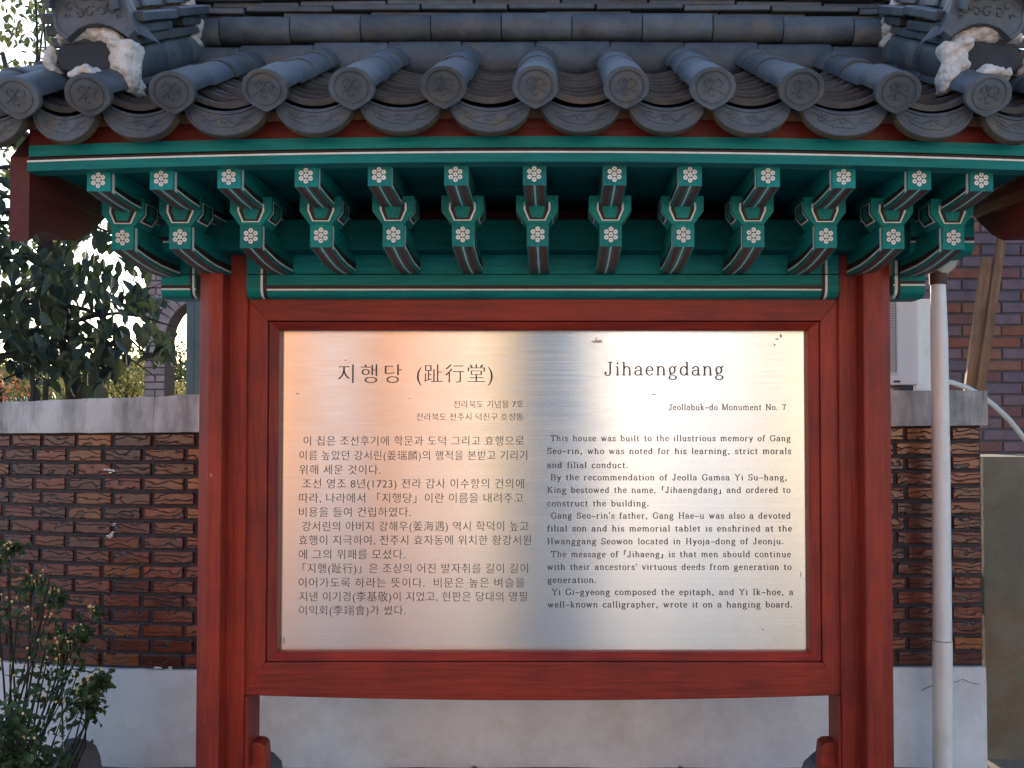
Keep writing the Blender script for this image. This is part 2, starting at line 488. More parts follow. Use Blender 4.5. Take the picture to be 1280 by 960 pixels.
def steel():
    m, nt, b = mat_base('brushed_stainless_steel')
    L = nt.links.new
    tc = N(nt, 'ShaderNodeTexCoord')
    mp = N(nt, 'ShaderNodeMapping'); mp.inputs['Scale'].default_value = (.7, .01, 520)
    L(tc.outputs['Object'], mp.inputs[0])
    no = N(nt, 'ShaderNodeTexNoise'); no.inputs['Scale'].default_value = 1; no.inputs['Detail'].default_value = 1
    L(mp.outputs[0], no.inputs['Vector'])
    n2 = N(nt, 'ShaderNodeTexNoise'); n2.inputs['Scale'].default_value = 1.5; n2.inputs['Detail'].default_value = 2
    L(tc.outputs['Object'], n2.inputs['Vector'])
    cr = N(nt, 'ShaderNodeMapRange'); cr.inputs['To Min'].default_value = .68; cr.inputs['To Max'].default_value = .84
    L(no.outputs['Fac'], cr.inputs[0])
    cc = N(nt, 'ShaderNodeCombineColor')
    mb = N(nt, 'ShaderNodeMath', operation='MULTIPLY'); mb.inputs[1].default_value = .97
    L(cr.outputs[0], cc.inputs[0]); L(cr.outputs[0], cc.inputs[1]); L(cr.outputs[0], mb.inputs[0]); L(mb.outputs[0], cc.inputs[2])
    # water spots and smudges
    n3 = N(nt, 'ShaderNodeTexNoise'); n3.inputs['Scale'].default_value = 9; n3.inputs['Detail'].default_value = 9; n3.inputs['Roughness'].default_value = .7
    L(tc.outputs['Object'], n3.inputs['Vector'])
    r3 = N(nt, 'ShaderNodeMapRange'); r3.inputs['From Min'].default_value = .66; r3.inputs['From Max'].default_value = .8; r3.inputs['To Max'].default_value = .5
    L(n3.outputs['Fac'], r3.inputs[0])
    mx = N(nt, 'ShaderNodeMix', data_type='RGBA'); mx.inputs['B'].default_value = (.42, .38, .32, 1)
    L(r3.outputs[0], mx.inputs['Factor']); L(cc.outputs[0], mx.inputs['A'])
    L(mx.outputs['Result'], b.inputs['Base Color'])
    b.inputs['Metallic'].default_value = 1
    b.inputs['Roughness'].default_value = .20
    b.inputs['Anisotropic'].default_value = 1.0
    tg = N(nt, 'ShaderNodeCombineXYZ'); tg.inputs[2].default_value = 1
    L(tg.outputs[0], b.inputs['Tangent'])
    ma = N(nt, 'ShaderNodeMath', operation='MULTIPLY'); ma.inputs[1].default_value = .25
    L(n2.outputs['Fac'], ma.inputs[0])
    bp = N(nt, 'ShaderNodeBump'); bp.inputs['Strength'].default_value = .28; bp.inputs['Distance'].default_value = .0006
    L(no.outputs['Fac'], bp.inputs['Height'])
    b2 = N(nt, 'ShaderNodeBump'); b2.inputs['Strength'].default_value = .6; b2.inputs['Distance'].default_value = .008
    L(ma.outputs[0], b2.inputs['Height']); L(b2.outputs[0], bp.inputs['Normal'])
    L(bp.outputs[0], b.inputs['Normal'])
    return m


M_steel = steel()
M_ink = mk('dark_brown_ink', (.045, .036, .030), (.06, .047, .04), rough=.6)

# ------------------------------------------------------------------ ground
gm = mk('packed_earth', (.24, .20, .16), (.16, .135, .11), rough=.95, scale=1.2, bump=.5, bscale=22, bdist=.02, vec='Object')
g = MB()
n_ = 24
xs = [-400 + 800 * i / n_ for i in range(n_ + 1)]
g.grid([[(x, y, 0) for x in xs] for y in xs])
go = g.build('ground', gm)
go['kind'] = 'structure'

# ------------------------------------------------------------------ NOTICE BOARD
YB = 3.70
CX = -.05
board = thing('notice_board', 'roofed red and green wooden notice board with a steel plate of Korean and English text', 'notice board', (CX, YB, 0))


def P_(o):
    """parent to board keeping world coordinates"""
    o.parent = board
    o.matrix_parent_inverse = Matrix.Translation((-CX, -YB, 0))
    return o


def bow(X, c=.0135): return c * (X - CX) ** 2


# posts
def post(pxo, pxi, chpx, name='post'):
    yf, yb_ = 3.52, 3.80
    xo, xi, xc = WX(pxo, yf), WX(pxi, yf), WX(chpx, yf)
    sgn = 1 if xi > xo else -1
    ch = abs(xc - xo)
    poly = [(xc, yf), (xi, yf), (xi, yb_), (xo + sgn * ch, yb_), (xo, yb_ - ch), (xo, yf + ch * .8)]
    ztop = WZ(325, yf)
    b = MB()
    rows = []
    for z in (.28, .8, 1.4, 2.0, ztop):
        rows.append([(x, y, z) for x, y in poly])
    b.grid(rows, closed=True)
    b.add(rows[-1], [tuple(range(6))]); b.add(rows[0], [tuple(range(6))])
    o = b.build(name, M_red_z)
    bv = o.modifiers.new('b', 'BEVEL'); bv.width = .006; bv.segments = 2; bv.limit_method = 'ANGLE'; bv.angle_limit = R(25)
    return P_(o)


post(244, 277.5, 261)
post(1117.5, 1080, 1103)
for a, b_, c_ in ((278, 308, 314), (1079.5, 1049, 1045.5)):
    b = MB()
    b.box(WX(a, 3.60), WX(b_, 3.60), 3.60, 3.745, .28, WZ(309, 3.60), c=.004)
    P_(b.build('inner_post', M_red_z))
    b = MB()
    b.box(WX(b_, 3.60) + (.0015 if c_ > b_ else -.0015), WX(c_, 3.60), 3.603, 3.74, .28, WZ(871, 3.6), c=.003)
    P_(b.build('leg_board', M_red_z))
# foot clamps
for x0, x1, inn in ((247, 333, 1), (1114, 1025, -1)):
    X0, X1 = WX(x0, 3.64), WX(x1, 3.64)
    zt = WZ(930, 3.64)
    poly = [(X0, .02), (X1 + inn * .01, .02), (X1 + inn * .012, zt - .16), (X1 - inn * .002, zt - .012), (X1 - inn * .02, zt), (X0, zt + .004)]
    b = MB(); b.prism(poly, 'y', 3.655, 3.735)
    o = P_(b.build('foot_clamp', M_red_x))
    bv = o.modifiers.new('b', 'BEVEL'); bv.width = .006; bv.segments = 2
    st = MB()
    XA, XB = min(X0, X1) - .05, max(X0, X1) + .03
    rows = []
    for i in range(9):
        t = i / 8
        z = .02 + .25 * t
        k = 1 - .10 * t ** 3 - (.12 if i == 8 else 0)
        row = []
        for j in range(16):
            a = 2 * math.pi * j / 16
            ca, sa = math.cos(a), math.sin(a)
            ex = math.copysign(abs(ca) ** .6, ca); ey = math.copysign(abs(sa) ** .6, sa)
            nn = noise.noise(Vector((ex * 2 + x0, ey * 2, z * 6))) * .02
            row.append(((XA + XB) / 2 + ex * ((XB - XA) / 2 * k + nn), 3.68 + ey * (.28 * k + nn), z - .03 + (0 if i < 8 else .012)))
        rows.append(row)
    st.grid(rows, closed=True)
    st.add(rows[-1], [tuple(range(16))])
    so = st.build('footing_stone', M_stone, smooth=True)
    so['label'] = 'grey footing stone under the %s red post of the notice board' % ('left' if inn > 0 else 'right')
    so['category'] = 'stone'; so['group'] = 'footing stones under the board posts'


# frame: mitred rails
def mitre(name, o0, o1, i0, i1, yo, yi, yb_, mat, sag=0):
    """o0,o1 outer corner points (x,z), i0,i1 inner ones"""
    b = MB()
    n = 12 if sag else 1
    rows = []
    for k in range(n + 1):
        t = k / n
        po = (o0[0] + (o1[0] - o0[0]) * t, o0[1] + (o1[1] - o0[1]) * t - sag * 4 * t * (1 - t))
        pi = (i0[0] + (i1[0] - i0[0]) * t, i0[1] + (i1[1] - i0[1]) * t - sag * .0 * 4 * t * (1 - t))
        rows.append([(po[0], yb_, po[1]), (po[0], yo, po[1]), (pi[0], yi, pi[1]), (pi[0], yb_, pi[1])])
    b.grid(rows, closed=True)
    b.add(rows[0], [(0, 1, 2, 3)]); b.add(rows[-1], [(0, 1, 2, 3)])
    o = b.build(name, mat)
    bv = o.modifiers.new('b', 'BEVEL'); bv.width = .0035; bv.segments = 2; bv.limit_method = 'ANGLE'; bv.angle_limit = R(40)
    return P_(o)


YF = 3.62
OX0, OX1 = WX(308.6, YF), WX(1048.6, YF)
OZ1, OZ0 = WZ(373.5, YF), WZ(869, YF)
IX0, IX1, IZ1, IZ0 = WX(334, YF), WX(1026, YF), WZ(401, YF), WZ(828, YF)
gg = .0012
mitre('top_rail', (OX0 + gg, OZ1), (OX1 - gg, OZ1), (IX0 + gg, IZ1), (IX1 - gg, IZ1), YF, YF, 3.72, M_red_x)
mitre('bottom_rail', (OX0 - .004, OZ0), (OX1 + .004, OZ0), (IX0 + gg, IZ0), (IX1 - gg, IZ0), YF - .001, YF - .001, 3.72, M_red_x, sag=.019)
mitre('side_rail', (OX0, OZ0 + .002), (OX0, OZ1 - gg), (IX0, IZ0 + gg), (IX0, IZ1 - gg), YF + .001, YF + .001, 3.72, M_red_z)
mitre('side_rail', (OX1, OZ0 + .002), (OX1, OZ1 - gg), (IX1, IZ0 + gg), (IX1, IZ1 - gg), YF + .001, YF + .001, 3.72, M_red_z)
YP = 3.69
PX_0, PX_1, PZ1, PZ0 = WX(347, YP), WX(1012, YP), WZ(414, YP), WZ(813.5, YP)
jx, jz = .0025, .0025
a0, a1, c0, c1 = IX0 + jx, IX1 - jx, IZ0 + jz, IZ1 - jz
Q0, Q1, Q2, Q3 = WX(348.5, 3.655), WX(1010.5, 3.655), WZ(815, 3.655), WZ(413, 3.655)
for nm, A, B, C, D, mm in (('inner_moulding', (a0, c1), (a1, c1), (Q0, Q3), (Q1, Q3), M_red_x),
                           ('inner_moulding', (a0, c0), (a1, c0), (Q0, Q2), (Q1, Q2), M_red_x),
                           ('inner_moulding', (a0, c0), (a0, c1), (Q0, Q2), (Q0, Q3), M_red_z),
                           ('inner_moulding', (a1, c0), (a1, c1), (Q1, Q2), (Q1, Q3), M_red_z)):
    mitre(nm, A, B, C, D, 3.632, 3.655, 3.715, mm)
b = MB(); b.box(OX0 + .02, OX1 - .02, 3.722, 3.735, OZ0 + .02, OZ1 - .02)
P_(b.build('back_panel', M_red_x))

# steel plate
plb = MB(); plb.box(a0 + .003, a1 - .003, YP, YP + .004, c0 + .003, c1 - .003)
plate = P_(plb.build('steel_plate', M_steel))
plate['label'] = 'brushed stainless steel plate reflecting warm and blue streaks'

b = MB()
sr = random.Random(9)
for (px_, py_, w_, h_) in ((746, 427, 9, 2.2), (745, 424, 1.2, 3), (971, 424, 3, 1.2), (976, 420, 2, 2.5), (968, 431, 1.5, 1.5), (817, 493, 4, .9), (432, 450, 1.5, 1), (436, 453, 1, .7), (1009, 640, 1.2, 8), (1011, 655, 1, 3), (1001, 718, 1, 4), (355, 800, 2, 6), (953, 787, 1.6, 1.2), (372, 492, 3, .8), (512, 498, 1.5, .6)):
    n_s = 11
    b.add([W(px_ + w_ * (.6 + .5 * sr.random()) * math.cos(2 * math.pi * k / n_s), py_ + h_ * (.6 + .5 * sr.random()) * math.sin(2 * math.pi * k / n_s), YP - .0004) for k in range(n_s)], [tuple(range(n_s))])
P_(b.build('stain_marks', mk('plate_stain', (.56, .50, .42), (.44, .39, .33), rough=.55, metallic=.4)))
# ---- lettering
TH, TN = .098, .052


def _arc(cx, cy, rx, ry, a0, a1, n=14):
    return ('p', [(cx + rx * math.cos(R(a0 + (a1 - a0) * i / n)), cy + ry * math.sin(R(a0 + (a1 - a0) * i / n))) for i in range(n + 1)])


def V(x, y0, y1): return ('p', [(x, y0), (x, y1)])
def S(x, y, h=.085): return ('p', [(x - h, y), (x + h, y)])
def P2(*p): return ('p', list(p))
def Dt(x, y, r=.055): return ('d', x, y, r)


XH, CP = .50, .74
hmp = lambda x, w: [_arc(x + w / 2, XH - .20, w / 2, .20, 172, 0, 10), V(x + w, XH - .2, 0), S(x + w, .015)]
GL = {
 'a': (.54, [P2((.09, .36), (.10, .42)), _arc(.25, .36, .145, .14, 160, 0, 10), V(.395, .36, .07), P2((.395, .07), (.43, .01), (.50, .03)), _arc(.22, .14, .15, .135, 85, 275, 12), P2((.23, .275), (.395, .30)), P2((.23, .005), (.32, .03), (.395, .11))]),
 'b': (.58, [V(.13, .02, CP), P2((.03, CP), (.13, CP)), _arc(.31, .25, .18, .245, 165, -165, 20)]),
 'c': (.50, [_arc(.27, .25, .19, .245, 40, 330, 20), Dt(.41, .40, .045)]),
 'd': (.58, [V(.43, .02, CP), P2((.33, CP), (.43, CP)), P2((.43, .015), (.53, .015)), _arc(.25, .25, .18, .245, 15, 345, 20)]),
 'e': (.52, [P2((.08, .27), (.44, .27)), _arc(.26, .25, .18, .245, 5, 325, 20)]),
 'f': (.38, [V(.16, 0, .58), _arc(.27, .58, .11, .15, 180, 50, 8), Dt(.35, .67, .04), P2((.04, .48), (.31, .48)), S(.16, .015, .10)]),
 'g': (.55, [_arc(.24, .30, .145, .19, 0, 360, 20), P2((.36, .42), (.42, .49), (.50, .48)), P2((.14, .14), (.11, .06), (.18, .015), (.36, .0)), _arc(.26, -.12, .19, .12, 50, -230, 18)]),
 'h': (.60, [V(.13, 0, CP), P2((.03, CP), (.13, CP)), S(.13, .015)] + hmp(.13, .32)),
 'i': (.29, [V(.145, 0, .48), P2((.04, .485), (.145, .485)), S(.145, .015), Dt(.14, .67)]),
 'j': (.29, [P2((.145, .485), (.145, -.08), (.10, -.18), (.0, -.18)), P2((.04, .485), (.145, .485)), Dt(.14, .67)]),
 'k': (.56, [V(.13, 0, CP), P2((.03, CP), (.13, CP)), S(.13, .015), P2((.14, .2), (.40, .475)), P2((.24, .30), (.44, .02)), S(.44, .015, .08), S(.40, .485, .07)]),
 'l': (.29, [V(.145, 0, CP), P2((.04, CP), (.145, CP)), S(.145, .015)]),
 'm': (.88, [V(.13, 0, .49), P2((.03, .485), (.13, .485)), S(.13, .015)] + hmp(.13, .30) + hmp(.43, .30)),
 'n': (.60, [V(.13, 0, .49), P2((.03, .485), (.13, .485)), S(.13, .015)] + hmp(.13, .32)),
 'o': (.54, [_arc(.27, .25, .195, .245, 0, 360, 24)]),
 'p': (.58, [V(.13, -.2, .49), P2((.03, .485), (.13, .485)), S(.13, -.19), _arc(.31, .25, .18, .245, 165, -165, 20)]),
 'q': (.58, [V(.43, -.2, .49), S(.43, -.19), _arc(.25, .25, .18, .245, 15, 345, 20)]),
 'r': (.45, [V(.13, 0, .49), P2((.03, .485), (.13, .485)), S(.13, .015, .10), _arc(.27, .34, .14, .15, 175, 55, 8), Dt(.36, .43, .045)]),
 's': (.46, [_arc(.23, .36, .135, .125, 20, 250, 12), P2((.18, .245), (.30, .24)), _arc(.22, .13, .145, .125, 60, -160, 12), V(.37, .36, .47), V(.07, .03, .13)]),
 't': (.38, [P2((.16, .62), (.16, .10)), _arc(.25, .10, .09, .10, 180, 320, 8), P2((.04, .48), (.32, .48))]),
 'u': (.60, [V(.13, .18, .49), P2((.03, .485), (.13, .485)), _arc(.29, .18, .16, .18, 180, 355, 10), V(.45, 0, .49), P2((.36, .485), (.45, .485)), P2((.45, .015), (.55, .015))]),
 'v': (.54, [P2((.10, .48), (.27, .01)), P2((.27, .01), (.44, .48)), S(.10, .485, .08), S(.44, .485, .07)]),
 'w': (.78, [P2((.10, .48), (.24, .01)), P2((.24, .01), (.39, .46)), P2((.39, .46), (.53, .01)), P2((.53, .01), (.68, .48)), S(.10, .485, .08), S(.68, .485, .07), S(.39, .485, .06)]),
 'x': (.54, [P2((.10, .48), (.44, .01)), P2((.44, .48), (.10, .01)), S(.1, .485, .07), S(.44, .485, .07), S(.1, .015, .07), S(.44, .015, .07)]),
 'y': (.54, [P2((.10, .48), (.28, .03)), P2((.44, .48), (.22, -.14), (.12, -.19), (.05, -.16)), S(.10, .485, .08), S(.44, .485, .07)]),
 '7': (.52, [P2((.08, .70), (.45, .70)), P2((.45, .70), (.27, .35), (.22, 0)), V(.09, .58, .70)]),
 'B': (.72, [V(.17, 0, CP), P2((.05, CP), (.42, CP)), P2((.05, .015), (.44, .015)), P2((.17, .39), (.42, .39)), _arc(.42, .565, .15, .17, 90, -90, 10), _arc(.44, .20, .17, .187, 90, -90, 10)]),
 'G': (.76, [_arc(.39, .37, .29, .375, 45, 330, 24), V(.62, .05, .32), S(.62, .33, .10), V(.60, .56, .72)]),
 'H': (.80, [V(.17, 0, CP), V(.63, 0, CP), P2((.17, .38), (.63, .38)), S(.17, CP, .11), S(.63, CP, .11), S(.17, .015, .11), S(.63, .015, .11)]),
 'I': (.38, [V(.19, 0, CP), S(.19, CP, .12), S(.19, .015, .12)]),
 'J': (.54, [V(.35, .15, CP), S(.35, CP, .12), _arc(.21, .15, .14, .16, 0, -170, 10), Dt(.10, .16, .055)]),
 'K': (.78, [V(.17, 0, CP), S(.17, CP, .11), S(.17, .015, .11), P2((.18, .30), (.58, .72)), P2((.32, .44), (.62, .02)), S(.58, CP, .09), S(.63, .015, .10)]),
 'M': (.92, [V(.16, 0, CP), P2((.18, .72), (.45, .04)), P2((.45, .04), (.74, .72)), V(.76, 0, CP), S(.12, CP, .08), S(.80, CP, .08), S(.16, .015, .10), S(.76, .015, .10)]),
 'N': (.80, [V(.16, 0, CP), P2((.17, .72), (.63, .02)), V(.64, 0, CP), S(.11, CP, .08), S(.64, CP, .10), S(.16, .015, .10)]),
 'S': (.60, [_arc(.30, .55, .19, .19, 30, 245, 14), P2((.22, .38), (.40, .34)), _arc(.30, .19, .20, .19, 55, -160, 14), V(.50, .58, .72), V(.09, .03, .18)]),
 'T': (.70, [V(.35, 0, CP), P2((.06, CP), (.64, CP)), V(.07, .58, CP), V(.63, .58, CP), S(.35, .015, .12)]),
 'Y': (.74, [P2((.12, .72), (.37, .36)), P2((.37, .36), (.62, .72)), V(.37, 0, .36), S(.12, CP, .09), S(.62, CP, .09), S(.37, .015, .11)]),
 '.': (.32, [Dt(.13, .06, .075)]), ',': (.32, [Dt(.13, .06, .07), P2((.15, .04), (.13, -.06), (.08, -.11))]),
 "'": (.22, [P2((.11, .76), (.09, .58))]), '-': (.54, [P2((.03, .29), (.51, .29)), P2((.03, .265), (.51, .265))]),
 '[': (.46, [V(.18, .30, .84), P2((.18, .82), (.44, .82)), P2((.18, .80), (.44, .80))]), ']': (.46, [V(.26, -.14, .40), P2((.02, -.12), (.26, -.12)), P2((.02, -.10), (.26, -.10))]),
 ' ': (.42, []),
}


def stroke_line(text, px0, px1, py, cap_px, trk=.06, name='lettering', bold=1.0):
    k = EYE - EYE
    m_px = (WX(1000, YP) - WX(400, YP)) / 600          # metres per measured unit on the plate
    s = cap_px * m_px / CP
    wid = sum(GL[c][0] + trk for c in text) - trk
    X0, X1 = WX(px0, YP), WX(px1, YP)
    sx = (X1 - X0) / wid
    zb = WZ(py, YP)
    b = MB(); x = 0; lay = [0]

    def q(pts):
        lay[0] = (lay[0] + 1) % 9
        y = YP - .0005 - lay[0] * .00003
        b.add([(X0 + p[0] * sx, y, zb + p[1] * s) for p in pts], [tuple(range(len(pts)))])
    for ch in text:
        w, st = GL[ch]
        for g_ in st:
            if g_[0] == 'd':
                _, cx, cy, r = g_
                q([(x + cx + r * math.cos(a * math.pi / 5), cy + r * math.sin(a * math.pi / 5)) for a in range(10)])
                continue
            pts = g_[1]
            for i in range(len(pts) - 1):
                (ax, ay), (bx, by) = pts[i], pts[i + 1]
                dx, dy = bx - ax, by - ay
                l = math.hypot(dx, dy) or 1e-6
                th = (TN + (TH - TN) * abs(dy / l) ** 1.5) * bold
                if len(pts) == 2 and abs(dx) > .08 and abs(dy) > .2 and dx * dy > 0:
                    th = TN * 1.3 * bold
                nx, ny = -dy / l * th / 2, dx / l * th / 2
                ex, ey = dx / l * .008, dy / l * .008
                q([(x + ax + nx - ex, ay + ny - ey), (x + ax - nx - ex, ay - ny - ey), (x + bx - nx + ex, by - ny + ey), (x + bx + nx + ex, by + ny + ey)])
        x += w + trk
    o = b.build(name, M_ink)
    return P_(o)


stroke_line('Jihaengdang', 754.8, 905.7, 469.2, 16.5, trk=.07, bold=.95)
stroke_line('Jeollabuk-do Monument No. 7', 835.4, 982.5, 512.6, 7.4, trk=.05, bold=1.25)
for t, a, b_, y in (('This house was built to the illustrious memory of Gang', 688, 988, 551.4),
                    ('Seo-rin, who was noted for his learning, strict morals', 683.7, 988.6, 567.4),
                    ('and filial conduct.', 683.7, 785.5, 585),
                    ('By the recommendation of Jeolla Gamsa Yi Su-hang,', 688, 983.5, 600.3),
                    ('King bestowed the name, [Jihaengdang] and ordered to', 683.7, 987.3, 616),
                    ('construct the building.', 683.7, 811.5, 632.8),
                    ("Gang Seo-rin's father, Gang Hae-u was also a devoted", 688.6, 987.4, 648.2),
                    ('filial son and his memorial tablet is enshrined at the', 683.7, 989, 664.2),
                    ('Hwanggang Seowon located in Hyoja-dong of Jeonju.', 683.7, 979, 680.2),
                    ('The message of [Jihaeng] is that men should continue', 688.6, 987.4, 696.3),
                    ("with their ancestors' virtuous deeds from generation to", 684, 988, 712.2),
                    ('generation.', 684.5, 746, 728.5),
                    ('Yi Gi-gyeong composed the epitaph, and Yi Ik-hoe, a', 689.7, 990, 743.6),
                    ('well-known calligrapher, wrote it on a hanging board.', 684.5, 989.5, 759.2)):
    stroke_line(t, a, b_, y, 7.3, trk=.075, bold=1.36)


def cjk_line(text, px0, px1, pyc, h_px, thin=.010, name='lettering', trk=1.0):
    c = bpy.data.curves.new(name, 'FONT')
    c.body = text
    c.size = 1
    c.space_character = trk
    tmp = bpy.data.objects.new(name, c)
    COL.objects.link(tmp)
    for x in bpy.context.selected_objects: x.select_set(False)
    tmp.select_set(True); bpy.context.view_layer.objects.active = tmp
    bpy.ops.object.convert(target='CURVE')
    cu = tmp.data
    tot = 0
    for sp in cu.splines:
        P = sp.bezier_points
        n = len(P)
        sp_a = 0
        for i in range(n):
            a, b2 = P[i].co, P[(i + 1) % n].co
            sp_a += a.x * b2.y - b2.x * a.y
        tot += sp_a
    sg = 1 if tot > 0 else -1
    for sp in cu.splines:
        P = sp.bezier_points; n = len(P); sh = []
        for i in range(n):
            p, q_, r_ = P[i - 1].co, P[i].co, P[(i + 1) % n].co
            best, bx = 0, 0
            for d in (P[i].co - (P[i].handle_left if (P[i].handle_left - P[i].co).length > 1e-5 else p),
                      (P[i].handle_right if (P[i].handle_right - P[i].co).length > 1e-5 else r_) - P[i].co):
                if d.length < 1e-7: continue
                d = d.normalized()
                ny, nx = d.x * sg, -d.y * sg          # inward normal
                if abs(ny) > abs(best): best = ny
                if abs(nx) > abs(bx): bx = nx
            sh.append(Vector((bx * .004, best * thin if abs(best) > .35 else 0, 0)))
        for i in range(n):
            P[i].handle_left_type = P[i].handle_right_type = 'FREE'
        for i in range(n):
            hl, hr = P[i].handle_left.copy(), P[i].handle_right.copy()
            P[i].co = P[i].co + sh[i]; P[i].handle_left = hl + sh[i]; P[i].handle_right = hr + sh[i]
    cu.resolution_u = 3
    cu.fill_mode = 'BOTH'
    me = bpy.data.meshes.new_from_object(tmp.evaluated_get(bpy.context.evaluated_depsgraph_get()))
    xs_ = [v.co.x for v in me.vertices]; ys_ = [v.co.y for v in me.vertices]
    m_px = (WX(1000, YP) - WX(400, YP)) / 600
    X0, X1 = WX(px0, YP), WX(px1, YP)
    zc = WZ(pyc, YP)
    sx = (X1 - X0) / (max(xs_) - min(xs_)); sz = h_px * m_px / .92
    for v in me.vertices:
        v.co = Vector((X0 + (v.co.x - min(xs_)) * sx, YP - .0006, zc + (v.co.y - .33) * sz))
    me.materials.clear(); me.materials.append(M_ink)
    bpy.data.objects.remove(tmp)
    o = inst(name, me)
    return P_(o)


cjk_line('지행당', 422.5, 502, 468.3, 24.5, thin=.015, trk=1.3)
cjk_line('(趾行堂)', 521, 616, 468, 23.5, thin=.016, trk=1.12)
cjk_line('전라북도 기념물 7호', 567, 654, 505.7, 9.6)
cjk_line('전라북도 전주시 덕진구 호성동', 520.6, 654, 521.4, 9.6)
for t, a, b_, y in (('이 집은 조선후기에 학문과 도덕 그리고 효행으로', 380, 655, 551.5),
                    ('이름 높았던 강서린(姜瑞麟)의 행적을 본받고 기리기', 375, 659, 569.7),
                    ('위해 세운 것이다.', 375, 476, 587.6),
                    ('조선 영조 8년(1723) 전라 감사 이수항의 건의에', 379, 655, 605),
                    ('따라, 나라에서 「지행당」이란 이름을 내려주고', 375, 654, 623),
                    ('비용을 들여 건립하였다.', 375, 514, 640.6),
                    ('강서린의 아버지 강해우(姜海遇) 역시 학덕이 높고', 379, 660.5, 658.3),
                    ('효행이 지극하여, 전주시 효자동에 위치한 황강서원', 375, 664, 675.7),
                    ('에 그의 위패를 모셨다.', 375, 507, 693.5),
                    ('「지행(趾行)」은 조상의 어진 발자취를 길이 길이', 380, 660, 711),
                    ('이어가도록 하라는 뜻이다.  비문은 높은 벼슬을', 375, 656, 728.8),
                    ('지낸 이기경(李基敬)이 지었고, 현판은 당대의 명필', 376, 659, 746.2),
                    ('이익회(李翊會)가 썼다.', 376, 508, 763.5)):
    cjk_line(t, a, b_, y, 12.4, thin=.009, trk=1.08)

EZ_ROOF = 2.58
# ---- lintel (painted bands)
TB = [M_teal, M_black, M_white]


def band_beam(name, px0, px1, rows_, yf, yb_, vbars=(), roundb=True):
    """rows_: list of (py_top, py_bottom, mat) top to bottom; vbars: (px0,px1,mat)"""
    cuts = sorted(set([px0, px1] + [v[0] for v in vbars] + [v[1] for v in vbars]))
    big = []
    for i in range(len(cuts) - 1):
        n = max(1, int((cuts[i + 1] - cuts[i]) / 60))
        big += [cuts[i] + (cuts[i + 1] - cuts[i]) * k / n for k in range(n)]
    big.append(cuts[-1])
    zz = [rows_[0][0]] + [r[1] for r in rows_]
    b = MB()
    lo, hi = max(zz), min(zz)

    def yy(py):
        if not roundb: return yf
        t = (lo - py) / 14
        return yf + (.035 * (1 - math.sqrt(max(0, 1 - (1 - t) ** 2))) if t < 1 else 0)
    zz2, mm = [zz[0]], []
    for i, r in enumerate(rows_):
        n = 4 if (roundb and i >= len(rows_) - 1) else 1
        for k in range(n):
            zz2.append(r[0] + (r[1] - r[0]) * (k + 1) / n); mm.append(r[2])
    rows = [[(WX(x, yf), yy(z), WZ(z, yf) + 0.0012 * noise.noise(Vector((x * .02, z, 0)))) for x in big] for z in zz2]

    def mf(i, j):
        xm = (big[j] + big[j + 1]) / 2
        for v in vbars:
            if v[0] <= xm <= v[1]: return v[2]
        if vbars and len(vbars[0]) > 3:
            for v in vbars:
                if v[3] == 'L' and xm < v[0] and xm < 700: return 0
                if v[3] == 'R' and xm > v[1] and xm > 700: return 0
        return mm[i]
    b.grid(rows, mf=mf)
    x0, x1 = WX(px0, yf), WX(px1, yf)
    z1, z0 = WZ(hi, yf), WZ(lo, yf)
    yb0 = yy(lo)
    b.quad((x0, yf, z1), (x1, yf, z1), (x1, yb_, z1), (x0, yb_, z1))
    b.quad((x0, yb0, z0), (x1, yb0, z0), (x1, yb_, z0), (x0, yb_, z0))
    b.quad((x0, yb_, z0), (x1, yb_, z0), (x1, yb_, z1), (x0, yb_, z1))
    for X, j in ((x0, 0), (x1, len(big) - 1)):
        pr = [r[j] for r in rows]
        b.add(pr + [(X, yb_, z0), (X, yb_, z1)], [tuple(range(len(pr) + 2))])
    return P_(b.build(name, TB))


vb = ((324.5, 327.5, 2, 'L'), (327.5, 332.5, 1, 'L'), (1028, 1032.5, 1, 'R'), (1032.5, 1035.5, 2, 'R'))
band_beam('lintel', 307, 1049.5, [(343.5, 356.5, 0), (356.5, 361, 1), (361, 363, 2), (363, 372.6, 0)], 3.575, 3.74, vb)
band_beam('lintel_cap', 307, 1049.5, [(311, 342.5, 0)], 3.587, 3.74, vb, roundb=False)
band_beam('lintel_stub', 200, 243.2, [(344, 356, 0), (356, 360.5, 1), (360.5, 362.5, 2), (362.5, 372, 0)], 3.60, 3.74, ((236, 239, 1), (239, 241.5, 2)))
band_beam('lintel_stub', 1118, 1158, [(344, 351, 0), (351, 355, 1), (355, 357.3, 2), (357.3, 372, 0)], 3.60, 3.74, ((1120, 1123.5, 2), (1123.5, 1127, 1)))
band_beam('lintel_stub_cap', 216, 243, [(318, 343, 0)], 3.61, 3.73, ((236, 239, 1), (239, 241.5, 2)), roundb=False)
band_beam('lintel_stub_cap', 1118, 1141, [(318, 343, 0)], 3.61, 3.73, ((1120, 1123.5, 2), (1123.5, 1127, 1)), roundb=False)
band_beam('purlin_end', 141, 232, [(272, 296, 0), (296, 301, 1), (301, 303.5, 2), (303.5, 317, 0)], 3.44, 3.60)
band_beam('purlin_end', 1140, 1220, [(272, 296, 0), (296, 301, 1), (301, 303.5, 2), (303.5, 317, 0)], 3.44, 3.60)
b = MB(); b.box(WX(232.5, 3.46), WX(1139.5, 3.46), 3.46, 3.58, WZ(312, 3.46), WZ(274, 3.46), c=.004)
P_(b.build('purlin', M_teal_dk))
b = MB(); b.box(WX(262, 3.742), WX(1100, 3.742), 3.742, 3.775, WZ(372, 3.742), EZ_ROOF, c=.003)
P_(b.build('rear_panel', M_red_dk))

